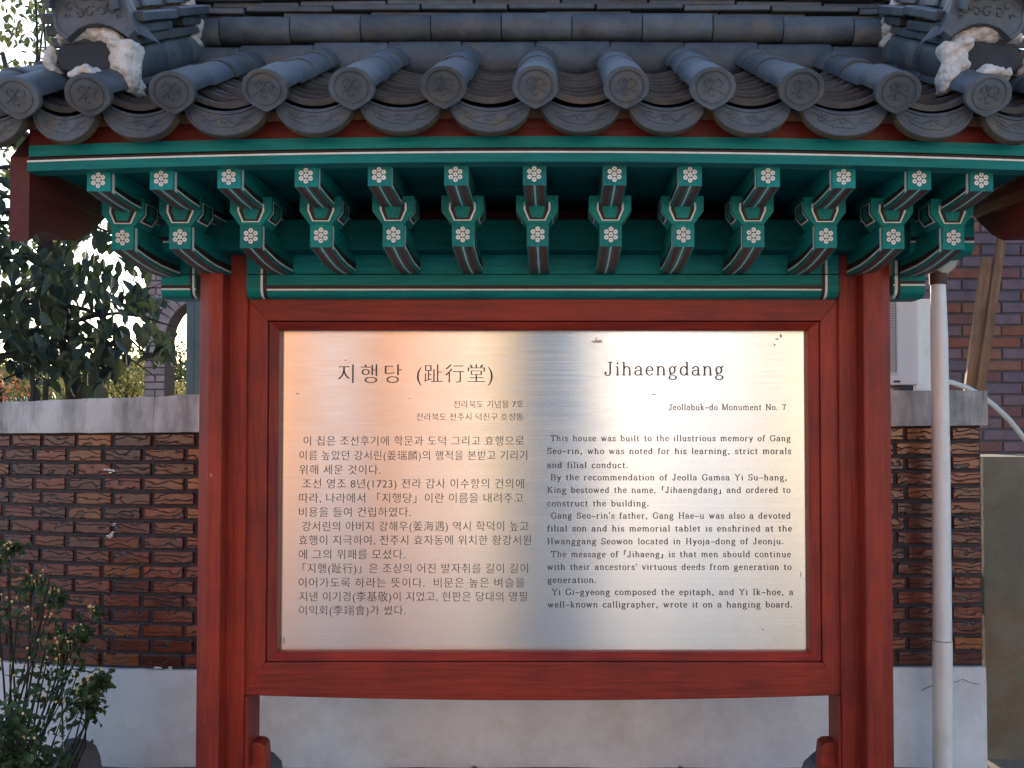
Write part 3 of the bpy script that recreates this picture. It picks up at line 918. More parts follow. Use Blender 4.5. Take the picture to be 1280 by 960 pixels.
# ---- arms (short curved rafters) and bearing blocks
ARM_L = [151, 223, 312, 400, 491, 578, 672, 764, 855, 943, 1034, 1118.5, 1194]
ARM_U = [120, 199, 284, 381, 473, 569, 668, 769, 864, 962, 1057, 1152, 1230]
YL, YU = 3.20, 2.98
AM = [M_teal_y, M_black, M_white, M_maroon]


def flower(parent, X, Yf, Z, r):
    b = MB()
    pts = [(0, 0)] + [(2.2 * r * math.cos(R(30 + 60 * k)), 2.28 * r * math.sin(R(30 + 60 * k))) for k in range(6)]
    for dx, dz in pts:
        for rr, y, m in ((r * 1.16, .0008, 1), (r, .0016, 0), (r * .3, .0021, 2)):
            c = [(X + dx + rr * math.cos(2 * math.pi * i / 12), Yf - y, Z + dz + rr * math.sin(2 * math.pi * i / 12)) for i in range(12)]
            b.add(c, [tuple(range(12))], m)
            if m == 0:
                c2 = [(p[0], Yf, p[2]) for p in c]
                b.grid([c, c2], m=0, closed=True)
    o = b.build('flower_motif', [M_white, M_black, M_disc_grey])
    o.parent = parent
    return o


def arm(X, z0, z1, yf, yb_, w, rise, curve_len):
    """front face at yf; bottom drops back from the lifted end"""
    b = MB()
    st = [0, .012, .03, .06, .10, .16, .24, .34, .5]
    st = [yf + s_ for s_ in st if yf + s_ < yb_ - .01] + [yb_]
    nz = [0, .10, .17, .36, 1.0]
    fx = [0, .10, .34, .46, .54, .66, .90, 1.0]

    def bot(y):
        t = min(1, (y - yf) / curve_len)
        return z0 - rise * (math.sin(t * math.pi / 2)) + rise * .0
    for sgn in (-1, 1):
        x = X + sgn * w / 2
        rows = []
        for y in st:
            zb = bot(y)
            rows.append([(x, y, zb + (z1 - zb) * t) for t in nz])
        b.grid(rows, mf=lambda i, j: (2 if i == 1 else (0 if i == 0 else (0, 2, 1, 0)[j])))
    rows = [[(X - w / 2 + w * f, y, bot(y)) for f in fx] for y in st]
    b.grid(rows, mf=lambda i, j: (0, 3, 0, 2, 0, 3, 0)[j])
    b.quad((X - w / 2, yf, z0), (X + w / 2, yf, z0), (X + w / 2, yf, z1), (X - w / 2, yf, z1))
    b.quad((X - w / 2, yf, z1), (X + w / 2, yf, z1), (X + w / 2, yb_, z1), (X - w / 2, yb_, z1))
    b.quad((X - w / 2, yb_, bot(yb_)), (X + w / 2, yb_, bot(yb_)), (X + w / 2, yb_, z1), (X - w / 2, yb_, z1))
    return b


for i in range(13):
    xl = WX(ARM_L[i], YL); xu = WX(ARM_U[i], YU)
    Xc = xl
    dl, du = bow(xl, .006), bow(xu, .0105)
    w = 27.3 * YL / FOC
    o = P_(arm(xl, WZ(308, YL) - dl, WZ(279.6, YL) - dl, YL, 3.60, w, .034, .30).build('lower_arm', AM))
    flower(o, xl, YL, WZ(293, YL) - dl, .0078)
    o2 = P_(arm(xu, WZ(231.5, YU) - du, WZ(202.3, YU) - du, YU, 3.62, w, .017, .24).build('upper_arm', AM))
    flower(o2, xu - .001, YU, WZ(217.6, YU) - du, .0073)
    # bearing block
    b = MB()
    zt, zb = WZ(244, YL) - dl, WZ(279, YL) - dl
    hw, hb, zm = .068, .0365, zb + (WZ(243, YL) - WZ(278, YL)) * .46
    yb0, yb1 = YL + .004, YL + .125
    X = xl - .002
    poly = [(X - hb, zb), (X + hb, zb), (X + hw, zm), (X + hw, zt), (X - hw, zt), (X - hw, zm)]
    b.prism(poly, 'y', yb0, yb1)

    def U(k, m, y, top):
        p = [(X - hb * k - .002, zb + (1 - k) * .032), (X + hb * k + .002, zb + (1 - k) * .032), (X + hw * k * .92, zm + .004), (X + hw * k * .90, top), (X - hw * k * .90, top), (X - hw * k * .92, zm + .004)]
        b.add([(q[0], yb0 - y, q[1]) for q in p], [tuple(range(6))], m)
    U(.70, 2, .0006, zt - .022); U(.60, 1, .0011, zt - .022); U(.40, 0, .0016, zt - .030)
    for sgn in (-1, 1):
        for (k, m, e) in ((.10, 2, .0006), (.17, 1, .0011), (.30, 0, .0016)):
            y0_, y1_ = yb0 + (yb1 - yb0) * k, yb1 - (yb1 - yb0) * k
            zb_ = zb + .012 + k * .05; zt_ = zt - .010 - k * .03
            tt = (zb_ - zb) / (zm - zb)
            xb = X + sgn * (hb + (hw - hb) * tt + e); xm = X + sgn * (hw + e)
            b.quad((xb, y0_, zb_), (xb, y1_, zb_), (xm, y1_, zm), (xm, y0_, zm), m)
            b.quad((xm, y0_, zm), (xm, y1_, zm), (xm, y1_, zt_), (xm, y0_, zt_), m)
    P_(b.build('bearing_block', AM))


# ---- soffit, fascia, gable boards
def bent_board(name, X0, X1, prof, mats, mrow=None, nx=28, parent=True, c=.0125):
    """closed profile of (y,z), bent along X"""
    b = MB()
    xs_ = [X0 + (X1 - X0) * i / nx for i in range(nx + 1)]
    rows = [[(x, y, z - bow(x, c)) for (y, z) in prof] for x in xs_]
    b.grid(rows, closed=True, mf=(lambda i, j: mrow[j]) if mrow else None)
    b.add(rows[0], [tuple(range(len(prof)))]); b.add(rows[-1], [tuple(range(len(prof)))])
    return P_(b.build(name, mats))


GX0, GX1 = WX(33, 2.95), WX(1311, 2.95)
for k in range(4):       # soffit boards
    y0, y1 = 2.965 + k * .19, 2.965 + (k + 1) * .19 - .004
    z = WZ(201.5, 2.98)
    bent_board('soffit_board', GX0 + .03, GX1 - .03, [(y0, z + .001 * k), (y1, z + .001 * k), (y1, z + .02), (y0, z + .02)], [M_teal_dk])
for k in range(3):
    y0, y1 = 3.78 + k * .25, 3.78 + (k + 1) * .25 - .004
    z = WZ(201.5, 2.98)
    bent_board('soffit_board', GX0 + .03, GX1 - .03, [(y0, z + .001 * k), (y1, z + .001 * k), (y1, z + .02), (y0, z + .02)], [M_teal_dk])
yf = 2.935
z = lambda p: WZ(p, yf)
bent_board('lower_fascia', GX0, GX1, [(yf, z(202)), (yf, z(190.8)), (yf, z(188.6)), (3.0, z(188.6)), (3.0, z(202))], [M_teal, M_white], [0, 1, 0, 0, 0])
yf2 = 2.952
z = lambda p: WZ(p, yf2)
bent_board('upper_fascia', GX0, GX1, [(yf2, z(189)), (yf2, z(185.5)), (yf2 - .008, z(185)), (yf2 - .008, z(171)), (3.0, z(171)), (3.0, z(189))], [M_teal, M_black], [1, 1, 0, 0, 0, 0])
yf3 = 2.965
z = lambda p: WZ(p, yf3)
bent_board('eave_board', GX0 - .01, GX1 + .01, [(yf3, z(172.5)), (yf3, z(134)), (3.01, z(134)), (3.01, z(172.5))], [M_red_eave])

SL = R(24.6)
EY, EZ = 2.80, WZ(107, 2.80)


def RS(X, u, w=0.0, bc=.0150):
    """roof coordinates: X across, u up the slope, w above it"""
    return Vector((X, EY + u * math.cos(SL) - w * math.sin(SL), EZ + u * math.sin(SL) + w * math.cos(SL) - bow(X, bc)))


def RM(X, u, w=0.0, tilt=0.0, yaw=0.0, flip=False, bc=.0150):
    m = Matrix.Translation(RS(X, u, w, bc))
    if flip: m = m @ Matrix.Rotation(math.pi, 4, 'Z')
    return m @ Matrix.Rotation(yaw, 4, 'Z') @ Matrix.Rotation(SL + tilt, 4, 'X')


RIDGE_Y = 3.72
# gable boards
for sgn, GX in ((-1, GX0), (1, GX1)):
    b = MB()
    top = [(yy_, EZ + (yy_ - EY) * math.tan(SL) - .085) for yy_ in (2.95, 3.2, 3.45, RIDGE_Y)]
    low = [(2.95, WZ(291, 2.95)), (2.965, WZ(289, 2.97)), (3.0, WZ(281, 3.0)), (3.05, WZ(279, 3.05)), (3.10, WZ(283, 3.1)), (3.16, WZ(290, 3.16)), (3.24, WZ(291, 3.24)),
           (3.32, WZ(284, 3.32)), (3.40, WZ(272, 3.40)), (3.46, WZ(262, 3.46)), (3.60, WZ(240, 3.6)), (RIDGE_Y, WZ(232, RIDGE_Y))]
    top[0] = (2.95, WZ(186, 2.95))
    half = top + low[::-1]
    mir = [(2 * RIDGE_Y - p[0], p[1]) for p in low[:-1]] + [(2 * RIDGE_Y - p[0], p[1]) for p in top[:-1][::-1]]
    poly = top[:-1] + [top[-1]] + [(2 * RIDGE_Y - p[0], p[1]) for p in top[:-1][::-1]] + [(2 * RIDGE_Y - p[0], p[1]) for p in low[:-1]] + low[::-1]
    poly = [(p[0], p[1] - bow(GX, .011)) for p in poly]
    th = .058
    b.prism(poly, 'x', GX, GX + sgn * th)
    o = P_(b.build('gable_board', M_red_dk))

# ---- roof part with tiles as sub-parts
b = MB()
for s_ in (1, -1):
    rows = []
    for i in range(29):
        X = GX0 - .16 + (GX1 - GX0 + .32) * i / 28
        A = RS(X, .10, -.075); B = RS(X, 1.02, -.06)
        A2 = RS(X, .10, -.105); B2 = RS(X, 1.02, -.09)
        pts = [A, B, B2, A2]
        if s_ < 0: pts = [Vector((p.x, 2 * RIDGE_Y - p.y, p.z)) for p in pts]
        rows.append(pts)
    b.grid(rows, closed=True)
    b.add(rows[0], [(0, 1, 2, 3)]); b.add(rows[-1], [(0, 1, 2, 3)])
roof = P_(b.build('roof', M_clay))


def rsub(o):
    o.parent = roof
    return o


def half_tile(L=.25, rx=.062, rz=.052, th=.014, taper=.93, n=14, lip=.006):
    b = MB()
    rows = []
    for (y, k, e) in ((0, 1.0, 0), (.012, 1.0, lip * .6), (.03, 1.0, lip * .2), (L, taper, 0)):
        rows.append([(math.cos(math.pi * i / n) * (rx * k + e), y, math.sin(math.pi * i / n) * (rz * k + e)) for i in range(n + 1)])
    b.grid(rows)
    inn = [[(math.cos(math.pi * i / n) * (rx * k - th), y, math.sin(math.pi * i / n) * (rz * k - th)) for i in range(n + 1)] for (y, k) in ((0, 1.0), (L, taper))]
    b.grid(inn)
    b.grid([rows[0], inn[0]]); b.grid([rows[-1], inn[-1]])
    return b


ht = half_tile().build('convex_tile', M_tile, shade_angle=35)
ht_me = ht.data; bpy.data.objects.remove(ht)

# round end tile with pointed bottom and relief
def end_tile():
    b = MB()
    out = []
    for i in range(17):
        a = math.pi * i / 16
        out.append((.0655 * math.cos(a), .0545 * math.sin(a)))
    out += [(-.066, -.012), (-.061, -.026), (-.046, -.041), (-.024, -.055), (-.004, -.0645), (.004, -.0645), (.024, -.055), (.046, -.041), (.061, -.026), (.066, -.012)]
    n = len(out)
    def ring(k, y): return [(p[0] * k, y, p[1] * k - .002 * (1 - k)) for p in out]
    def circ(r, y): 
        r_ = []
        for p in out:
            a = math.atan2(p[1] + .001, p[0]); r_.append((r * math.cos(a), y, r * .93 * math.sin(a) - .003))
        return r_
    b.grid([ring(1.0, .020), ring(1.0, .003), ring(.965, 0), circ(.0515, 0), circ(.0495, .003), circ(.0465, .0035), circ(.0445, .0005)], closed=True)
    b.add(circ(.0445, .0005), [tuple(range(n))])
    b.add(ring(1.0, .020), [tuple(range(n))])
    # barrel behind the face
    rows = []
    for y, k in ((.010, .97), (.20, .97)):
        rows.append([(math.cos(math.pi * i / 16) * .0655 * k, y, math.sin(math.pi * i / 16) * .0545 * k) for i in range(17)])
    b.grid(rows)
    return b, out


eb, _ = end_tile()
rr = random.Random(3)
def swirl(b, cx, cz, r, a0, turns, y=-.0015, rad=.0016, n=14, sz=1.0):
    pts = []
    for i in range(n):
        t = i / (n - 1)
        a = a0 + turns * 2 * math.pi * t
        q = r * (1 - .75 * t)
        pts.append((cx + q * math.cos(a), y, cz + sz * q * math.sin(a)))
    b.tube(pts, rad, 5)
# phoenix-like relief
swirl(eb, -.014, .008, .018, .4, .7); swirl(eb, .016, .006, .018, 2.4, -.7); swirl(eb, 0, -.018, .014, 1.2, .8)
eb.tube([(-.028, -.001, -.014), (-.012, -.0015, -.004), (0, -.0015, .010), (.010, -.0015, .022)], .0022, 5)
eb.tube([(.028, -.001, -.016), (.012, -.0015, -.006), (0, -.0015, -.002), (-.012, -.0015, .026)], .0020, 5)
eo = eb.build('end_tile', M_tile, shade_angle=40)
end_me = eo.data; bpy.data.objects.remove(eo)

# concave tile
def concave(w=.245, L=.22, sag=.042, th=.017, n=12):
    b = MB()
    def arc(y, dz, k=1.0): return [((-1 + 2 * i / n) * w / 2 * k, y, sag * ((-1 + 2 * i / n) ** 2) + dz) for i in range(n + 1)]
    b.grid([arc(0, 0), arc(.004, .001), arc(L, 0)], m=0)
    b.grid([arc(0, -th), arc(L, -th)], m=1)
    b.grid([arc(0, -th), arc(0, 0)], m=1)
    return b


co = concave().build('concave_tile', [M_tile, M_tile_old], shade_angle=35)
con_me = co.data; bpy.data.objects.remove(co)


def eave_tile():
    b = MB()
    hw = .119
    n = 16
    top = [((-1 + 2 * i / n) * hw * .97, .036 * ((-1 + 2 * i / n) ** 2)) for i in range(n + 1)]
    bot = []
    for i in range(n + 1):
        a = math.pi * (1.0 + i / n)
        bot.append((hw * 1.02 * math.cos(a), .030 + .104 * (math.sin(a)) * (abs(math.sin(a)) ** -.12 if abs(math.sin(a)) > 1e-3 else 0)))
    def mixr(t, y, k=0): return [(top[i][0] * (1 - t) + bot[i][0] * t, y, top[i][1] * (1 - t) + bot[i][1] * t) for i in range(n + 1)]
    b.grid([mixr(0, .002), mixr(.06, 0), mixr(.13, 0), mixr(.15, .0035), mixr(.8, .0035), mixr(.86, .0035), mixr(.88, 0), mixr(.97, 0), mixr(1, .003)], m=0)
    b.grid([mixr(1, .003), mixr(1.02, .010), mixr(1.0, .034)], m=2)
    b.grid([mixr(0, .002), mixr(0, .034)], m=1)
    b.grid([mixr(0, .034), mixr(1, .034)], m=1)
    # relief scrolls
    for cx, s_ in ((-.06, 1), (.06, -1), (0, 1)):
        swirl(b, cx, -.022 if cx else -.030, .020, .6 * s_, .8 * s_, y=.003, rad=.0018, sz=.7)
    b.tube([(-.085, .003, -.004), (-.04, .003, -.03), (-.01, .003, -.018), (.03, .003, -.04), (.08, .003, -.008)], .0018, 5)
    b.tube([(-.07, .003, -.028), (-.03, .003, -.045), (.02, .003, -.05), (.06, .003, -.03)], .0016, 5)
    # tile body behind
    def arc(y, dz): return [((-1 + 2 * i / n) * hw * .97, y, .036 * ((-1 + 2 * i / n) ** 2) + dz + .25 * y) for i in range(n + 1)]
    b.grid([arc(.01, .0), arc(.16, .0)], m=1); b.grid([arc(.01, -.016), arc(.16, -.016)], m=1)
    return b


et = eave_tile().build('eave_tile', [M_tile, M_tile_old, M_tile_rim], shade_angle=35)
eave_me = et.data; bpy.data.objects.remove(et)

ROWS = [-80, 14, 104, 210, 327, 437, 553, 669, 784, 893, 1005, 1127, 1241, 1335]
RX = [WX(p, EY) for p in ROWS]
UTOP = .80
for i, X in enumerate(RX):
    far_out = i <= 1 or i >= len(RX) - 1
    rsub(inst('end_tile', end_me, roof, RM(X, 0, 0, tilt=rr.uniform(-.04, .02)))).name = 'end_tile'
    nt_ = 3
    u = .185
    for k in range(nt_):
        yaw = rr.uniform(-.015, .015)
        inst('convex_tile', ht_me, roof, RM(X + rr.uniform(-.002, .002), u, -.004 + .001 * k, tilt=rr.uniform(-.02, .01), yaw=yaw))
        u += .232
for i in range(len(RX) - 1):
    X = (RX[i] + RX[i + 1]) / 2
    gap = RX[i + 1] - RX[i]
    sx = gap / .262
    yz = {0: .0}.get(i, 0)
    p = RS(X, .0, 0)
    cz = WZ(133.5 , 2.86) - bow(X, .0150)
    m = Matrix.Translation((X + rr.uniform(-.004, .004), 2.862 + rr.uniform(-.004, .004), cz + rr.uniform(-.002, .002))) @ Matrix.Rotation(R(-4) + rr.uniform(-.03, .03), 4, 'X') @ Matrix.Rotation(rr.uniform(-.02, .02), 4, 'Y') @ Matrix.Diagonal((sx, 1, 1, 1))
    inst('eave_tile', eave_me, roof, m)
    for k in range(8):
        u = .062 + k * .072 + rr.uniform(-.008, .008)
        if u > .62: break
        m = RM(X + rr.uniform(-.004, .004), u, -.041 + .0025 * k + rr.uniform(-.002, .002), tilt=-R(11) + rr.uniform(-.02, .02)) @ Matrix.Rotation(rr.uniform(-.03, .03), 4, 'Y') @ Matrix.Diagonal((sx, 1, 1, 1))
        inst('concave_tile', con_me, roof, m)
# simple back slope: rows of convex tiles as one part
b = MB()
bk = half_tile(L=1.0, n=8)
for X in RX:
    M = Matrix.Translation((X, 2 * RIDGE_Y - RS(X, 0).y, RS(X, 0).z)) @ Matrix.Rotation(math.pi, 4, 'Z') @ Matrix.Rotation(SL, 4, 'X')
    b.add([M @ v for v in bk.v], bk.f)
o = b.build('back_slope_tiles', M_tile); o['kind'] = 'stuff'; o.parent = roof


# ---- main ridge
def lay_tile(L, r, hgt, n=10):
    """convex course tile laid along X, bulging to the front (-Y); z 0..hgt"""
    b = MB()
    def arcp(x, k=1.0): return [(x, -r * k * math.sin(math.pi * i / n) ** .8, hgt / 2 - hgt / 2 * k * math.cos(math.pi * i / n)) for i in range(n + 1)]
    e = .004
    rows = [arcp(-L / 2, .93), arcp(-L / 2 + e, 1.0), arcp(L / 2 - e, 1.0), arcp(L / 2, .93)]
    b.grid(rows)
    b.add(rows[0], [tuple(range(n + 1))]); b.add(rows[-1], [tuple(range(n + 1))])
    return b


RGX0, RGX1 = WX(246, 3.5), WX(1113, 3.5)
b_ = lay_tile(.262, .034, .128).build('ridge_course_tile', M_tile, shade_angle=40); rc1 = b_.data; bpy.data.objects.remove(b_)
b_ = lay_tile(.249, .040, .098).build('ridge_course_tile', M_tile, shade_angle=40); rc2 = b_.data; bpy.data.objects.remove(b_)
yr = 3.535
x = WX(484, yr) - .264 * 3 + .132
while x < RGX1 + .1:
    inst('ridge_course_tile', rc1, roof, Matrix.Translation((x, yr, WZ(97, yr) - bow(x, .012) + rr.uniform(-.003, .003))) @ Matrix.Rotation(rr.uniform(-.01, .01) + .0, 4, 'Y'))
    x += .264
yr = 3.55
x = WX(450, yr) - .252 * 3 + .126 + .0
while x < RGX1 + .1:
    inst('ridge_course_tile', rc2, roof, Matrix.Translation((x, yr, WZ(51, yr) - bow(x, .012) + rr.uniform(-.003, .003))) @ Matrix.Rotation(rr.uniform(-.012, .012), 4, 'Y'))
    x += .252
fb = MB(); fb.box(-.155, .155, 0, .22, 0, .0205, c=.003)
fo = fb.build('ridge_flat_tile', M_tile); ft = fo.data; bpy.data.objects.remove(fo)
for lv in range(5):
    zl = WZ(19.5, 3.55) + lv * .0235
    x = RGX0 - .20 + (.155 if lv % 2 else 0) + .03 * lv
    while x < RGX1 + .12:
        yy_ = 3.545 + (0.018 if lv % 2 == 0 else 0) + rr.uniform(-.004, .004)
        inst('ridge_flat_tile', ft, roof, Matrix.Translation((x, yy_, zl - bow(x, .012) + rr.uniform(-.001, .001))) @ Matrix.Rotation(rr.uniform(-.012, .012), 4, 'Z') @ Matrix.Rotation(rr.uniform(-.006, .006), 4, 'Y'))
        x += .316
b_ = lay_tile(.25, .06, .12).build('x', M_tile, shade_angle=40); rc3 = b_.data; bpy.data.objects.remove(b_)
b = MB()
b.box(RGX0 - .22, RGX1 + .22, 3.61, 3.88, WZ(97, 3.5), WZ(19, 3.55) + .112)
o = b.build('ridge_core', M_tile_old); o.parent = roof
ncap = half_tile(L=.26, rx=.085, rz=.07).build('ridge_cap_tile', M_tile, shade_angle=35); rcap = ncap.data; bpy.data.objects.remove(ncap)
x = RGX0
while x < RGX1 + .1:
    inst('ridge_cap_tile', rcap, roof, Matrix.Translation((x + .26, 3.72, WZ(19.5, 3.55) + 5 * .0235 + .0 - bow(x, .012))) @ Matrix.Rotation(math.pi / 2, 4, 'Z'))
    x += .262


# ---- verge ridges running down towards the viewer
def rough_strip(name, pts_fn, nu, nv, amp, seed, mat=M_plaster, thick=.03, parent=roof, freq=14):
    """front sheet with noise, closed to a back offset"""
    b = MB()
    rows = []
    for i in range(nu + 1):
        row = []
        for j in range(nv + 1):
            p = Vector(pts_fn(i / nu, j / nv))
            e = 1.0 if 0 < i < nu and 0 < j < nv else .6
            n1 = noise.noise_vector(p * freq + Vector((seed, 0, 0)))
            n2 = noise.noise_vector(p * freq * 3 + Vector((seed, 5, 0)))
            row.append(p + (n1 * amp + n2 * amp * .5) * e)
        rows.append(row)
    b.grid(rows)
    back = [[(p[0], p[1] + thick, p[2]) for p in r] for r in rows]
    edge = rows[0] + [r[-1] for r in rows[1:]] + rows[-1][-2::-1] + [r[0] for r in rows[-2:0:-1]]
    edge2 = [(p[0], p[1] + thick, p[2]) for p in edge]
    b.grid([edge, edge2], closed=True)
    o = b.build(name, mat, smooth=True)
    o.parent = parent
    return o


def bez(a, b, c, t): return (1 - t) ** 2 * Vector(a) + 2 * t * (1 - t) * Vector(b) + t * t * Vector(c)


TX_LUMP = bpy.data.textures.new('lump', 'CLOUDS'); TX_LUMP.noise_scale = .045; TX_LUMP.noise_depth = 2
TX_GRIT = bpy.data.textures.new('grit', 'CLOUDS'); TX_GRIT.noise_scale = .012; TX_GRIT.noise_depth = 2


def verge(S):
    """S = -1 left, +1 right; measured positions mirror about the board centre"""
    def MX(px, Y):            # measured on the left side of the picture
        x = WX(px, Y)
        return x if S < 0 else 2 * CX - x
    U0 = .10
    bcz = -.0 if S < 0 else .012
    def cx(l, r, Y): return (MX(l, Y) + MX(r, Y)) / 2
    # box-like coordinates: X inner side at front
    Xi = MX(158, 2.97); Xo = MX(62, 2.97)      # inner (towards board centre) and outer
    sg = 1 if Xi > Xo else -1
    wtot = abs(Xi - Xo)
    Xm = (Xi + Xo) / 2

    def piece(name, me, X, u, w, **k):
        return inst(name, me, roof, RM(X, u, w, **k))
    # bottom course: convex tiles on their side along the inner and outer flank
    bt = MB()
    n = 10
    rows = []
    Lb = .24
    for y, k in ((0, .95), (.004, 1), (Lb - .004, 1), (Lb, .95)):
        rows.append([(.034 * k * math.sin(math.pi * i / n) ** .8, y, .105 / 2 - .105 / 2 * k * math.cos(math.pi * i / n)) for i in range(n + 1)])
    bt.grid(rows); bt.add(rows[0], [tuple(range(n + 1))]); bt.add(rows[-1], [tuple(range(n + 1))])
    bo = bt.build('t', M_tile, shade_angle=40); bme = bo.data; bpy.data.objects.remove(bo)
    fl = MB(); fl.box(-.10, .045, 0, .285, 0, .030, c=.004); fo_ = fl.build('t', M_tile); fme = fo_.data; bpy.data.objects.remove(fo_)
    for side in (1, -1):
        X = Xi if side == 1 else Xo
        d = sg * side
        for k in range(3):
            m = RM(X - d * .012, .235 + k * .243, .005) @ Matrix.Diagonal((d, 1, 1, 1))
            inst('verge_course_tile', bme, roof, m)
        for lv in range(3):
            for k in range(3):
                off = (0 if lv % 2 == 0 else .10)
                out = (.0, .016, .034)[lv]
                u = .245 + .012 * lv + k * .29 + (off if k or not off else 0)
                if lv % 2 and k: u -= .0
                if u > .78: continue
                m = RM(X + d * (out - .035) + rr.uniform(-.004, .004), u, .110 + lv * .034 + rr.uniform(-.001, .001), tilt=rr.uniform(-.02, .02), yaw=rr.uniform(-.03, .03)) @ Matrix.Diagonal((d, 1, 1, 1))
                inst('verge_flat_tile', fme, roof, m)
    # top cap tiles
    cap = half_tile(L=.22, rx=wtot * .46, rz=.085, th=.016).build('t', M_tile, shade_angle=35); cme = cap.data; bpy.data.objects.remove(cap)
    for k in range(4):
        inst('verge_cap_tile', cme, roof, RM(Xm, .20 + k * .205, .222, tilt=-.02))
    core = MB()
    M0 = RM(0, 0, 0)
    core.box(min(Xi, Xo) + .03, max(Xi, Xo) - .03, .27, .80, -.05, .225, M=Matrix.Translation((0, 0, 0)))
    core.v = [RS(v.x, v.y, v.z) for v in core.v]
    co_ = core.build('verge_core', M_clay); co_.parent = roof
    # front face: black stopped tile, plaster, big crest tile
    Yf_ = 2.955
    def Z(py): return WZ(py, Yf_) - (.0 if S < 0 else .002)
    b = MB()
    pts = []
    L_, R_ = MX(67, Yf_), MX(134, Yf_)
    outl = [(67, 62), (72, 54), (90, 53), (115, 51), (134, 48), (137, 60), (134, 86), (110, 89), (88, 90), (72, 88), (66, 76)]
    b.prism([(MX(p[0], Yf_), Z(p[1])) for p in outl], 'y', Yf_, Yf_ + .10)
    o = b.build('stopped_tile', M_black_tile); o.parent = roof
    bv = o.modifiers.new('b', 'BEVEL'); bv.width = .008; bv.segments = 3; bv.limit_method = 'ANGLE'; bv.angle_limit = R(50)
    def daub(pts, Y0, seed, dy=.05):
        b = MB()
        bm = bmesh.new(); bmesh.ops.create_icosphere(bm, subdivisions=3, radius=1)
        bm.verts.index_update()
        base = [v.co.copy() for v in bm.verts]; fcs = [tuple(v.index for v in f.verts) for f in bm.faces]
        bm.free()
        for i, p_ in enumerate(pts):
            px_, py_, rp = p_[:3]
            Yq = Y0 + (p_[3] if len(p_) > 3 else 0)
            c_ = Vector((MX(px_, Yq), Yq, WZ(py_, Yq)))
            rad = rp * Yq / FOC
            vs = []
            for v in base:
                w_ = c_ + Vector((v.x * rad, v.y * dy, v.z * rad))
                k = 1 + .22 * noise.noise(w_ * 22 + Vector((seed, 0, 0))) + .16 * noise.noise(w_ * 60 + Vector((0, seed, 0))) + .10 * noise.noise(w_ * 140)
                vs.append(c_ + (w_ - c_) * k)
            b.add(vs, fcs)
        o = b.build('plaster', M_plaster, smooth=True); o.parent = roof
        m_ = o.modifiers.new('fuse', 'REMESH'); m_.mode = 'VOXEL'; m_.voxel_size = .0045; m_.use_smooth_shade = True
        m_ = o.modifiers.new('trowel', 'SMOOTH'); m_.factor = 1; m_.iterations = 5
        m_ = o.modifiers.new('lumps', 'DISPLACE'); m_.texture = TX_LUMP; m_.strength = .022; m_.mid_level = .5; m_.texture_coords = 'GLOBAL'
        m_ = o.modifiers.new('grit', 'DISPLACE'); m_.texture = TX_GRIT; m_.strength = .008; m_.mid_level = .5; m_.texture_coords = 'GLOBAL'
    daub([(76, 53, 6), (84, 49, 9), (92, 46, 11), (102, 43, 13), (112, 42, 14), (122, 43, 13), (132, 46, 12), (142, 50, 11), (150, 54, 9)], Yf_ + .03, 1.0 + S)
    daub([(142, 58, 11), (151, 62, 12), (158, 70, 12), (148, 74, 13), (154, 84, 14), (146, 88, 11), (158, 95, 12), (162, 104, 10), (154, 104, 10), (164, 112, 7), (163, 60, 8)], Yf_ + .01, 5.0 + S)
    daub([(62, 68, 7), (62, 77, 8), (61, 86, 7), (67, 91, 6)], Yf_ + .04, 9.0 + S)
    daub([(92, 99, 8), (101, 95, 10), (111, 94, 10), (119, 98, 7)], 2.87, 12.0 + S, dy=.06)
    daub([(218, -14, 13), (222, -4, 13), (227, 6, 12), (225, 14, 12), (233, 20, 12), (238, 28, 10), (231, 31, 10), (240, 38, 9), (236, 46, 9), (241, 54, 8), (235, 58, 7), (237, 66, 7), (234, 74, 6), (235, 81, 5)], 3.50, 21.0 + S, dy=.05)
    # crest tile (mangwa): flaring plate with arched foot and scroll relief
    Yc = 2.915
    out = [(59, 30), (64, 40), (76, 49), (82, 43), (92, 35), (105, 30), (118, 29), (132, 32), (144, 39), (154, 46)]
    outr = [(163, 38), (158, 22), (152, 5), (147, -20), (140, -48), (126, -62), (108, -67), (92, -64), (76, -50), (64, -25), (58, 5)]
    poly = [(MX(p[0], Yc), WZ(p[1], Yc)) for p in out + outr]
    b = MB()
    n = len(poly)
    cxm = sum(p[0] for p in poly) / n; czm = sum(p[1] for p in poly) / n
    def ring(k, y): return [(cxm + (p[0] - cxm) * k, y + .05 * ((p[1] - czm)) * -.6, czm + (p[1] - czm) * k) for p in poly]
    b.grid([ring(1, Yc + .03), ring(1, Yc + .004), ring(.98, Yc), ring(.92, Yc), ring(.90, Yc + .004)], closed=True)
    b.add(ring(.90, Yc + .004), [tuple(range(n))])
    for (px_, py_, r_, a_, t_) in ((80, 8, 8, 0, 1), (92, 16, 7, 2, -1), (106, 14, 8, 1, 1), (120, 14, 7, 3, -1), (133, 10, 8, 2, 1), (98, -8, 10, 0, -1), (118, -8, 10, 3, 1), (76, 20, 4, 0, 1), (141, 20, 4, 0, 1)):
        r_m = r_ * Yc / FOC
        pz = WZ(py_, Yc)
        swirl(b, MX(px_, Yc), pz, r_m, a_, .9 * t_, y=Yc + .002 + .05 * (pz - czm) * -.6, rad=.0028)
    o = b.build('crest_tile', M_tile); o.parent = roof
    # flared skirt of the crest tile running back along the flank
    b = MB()
    rows = []
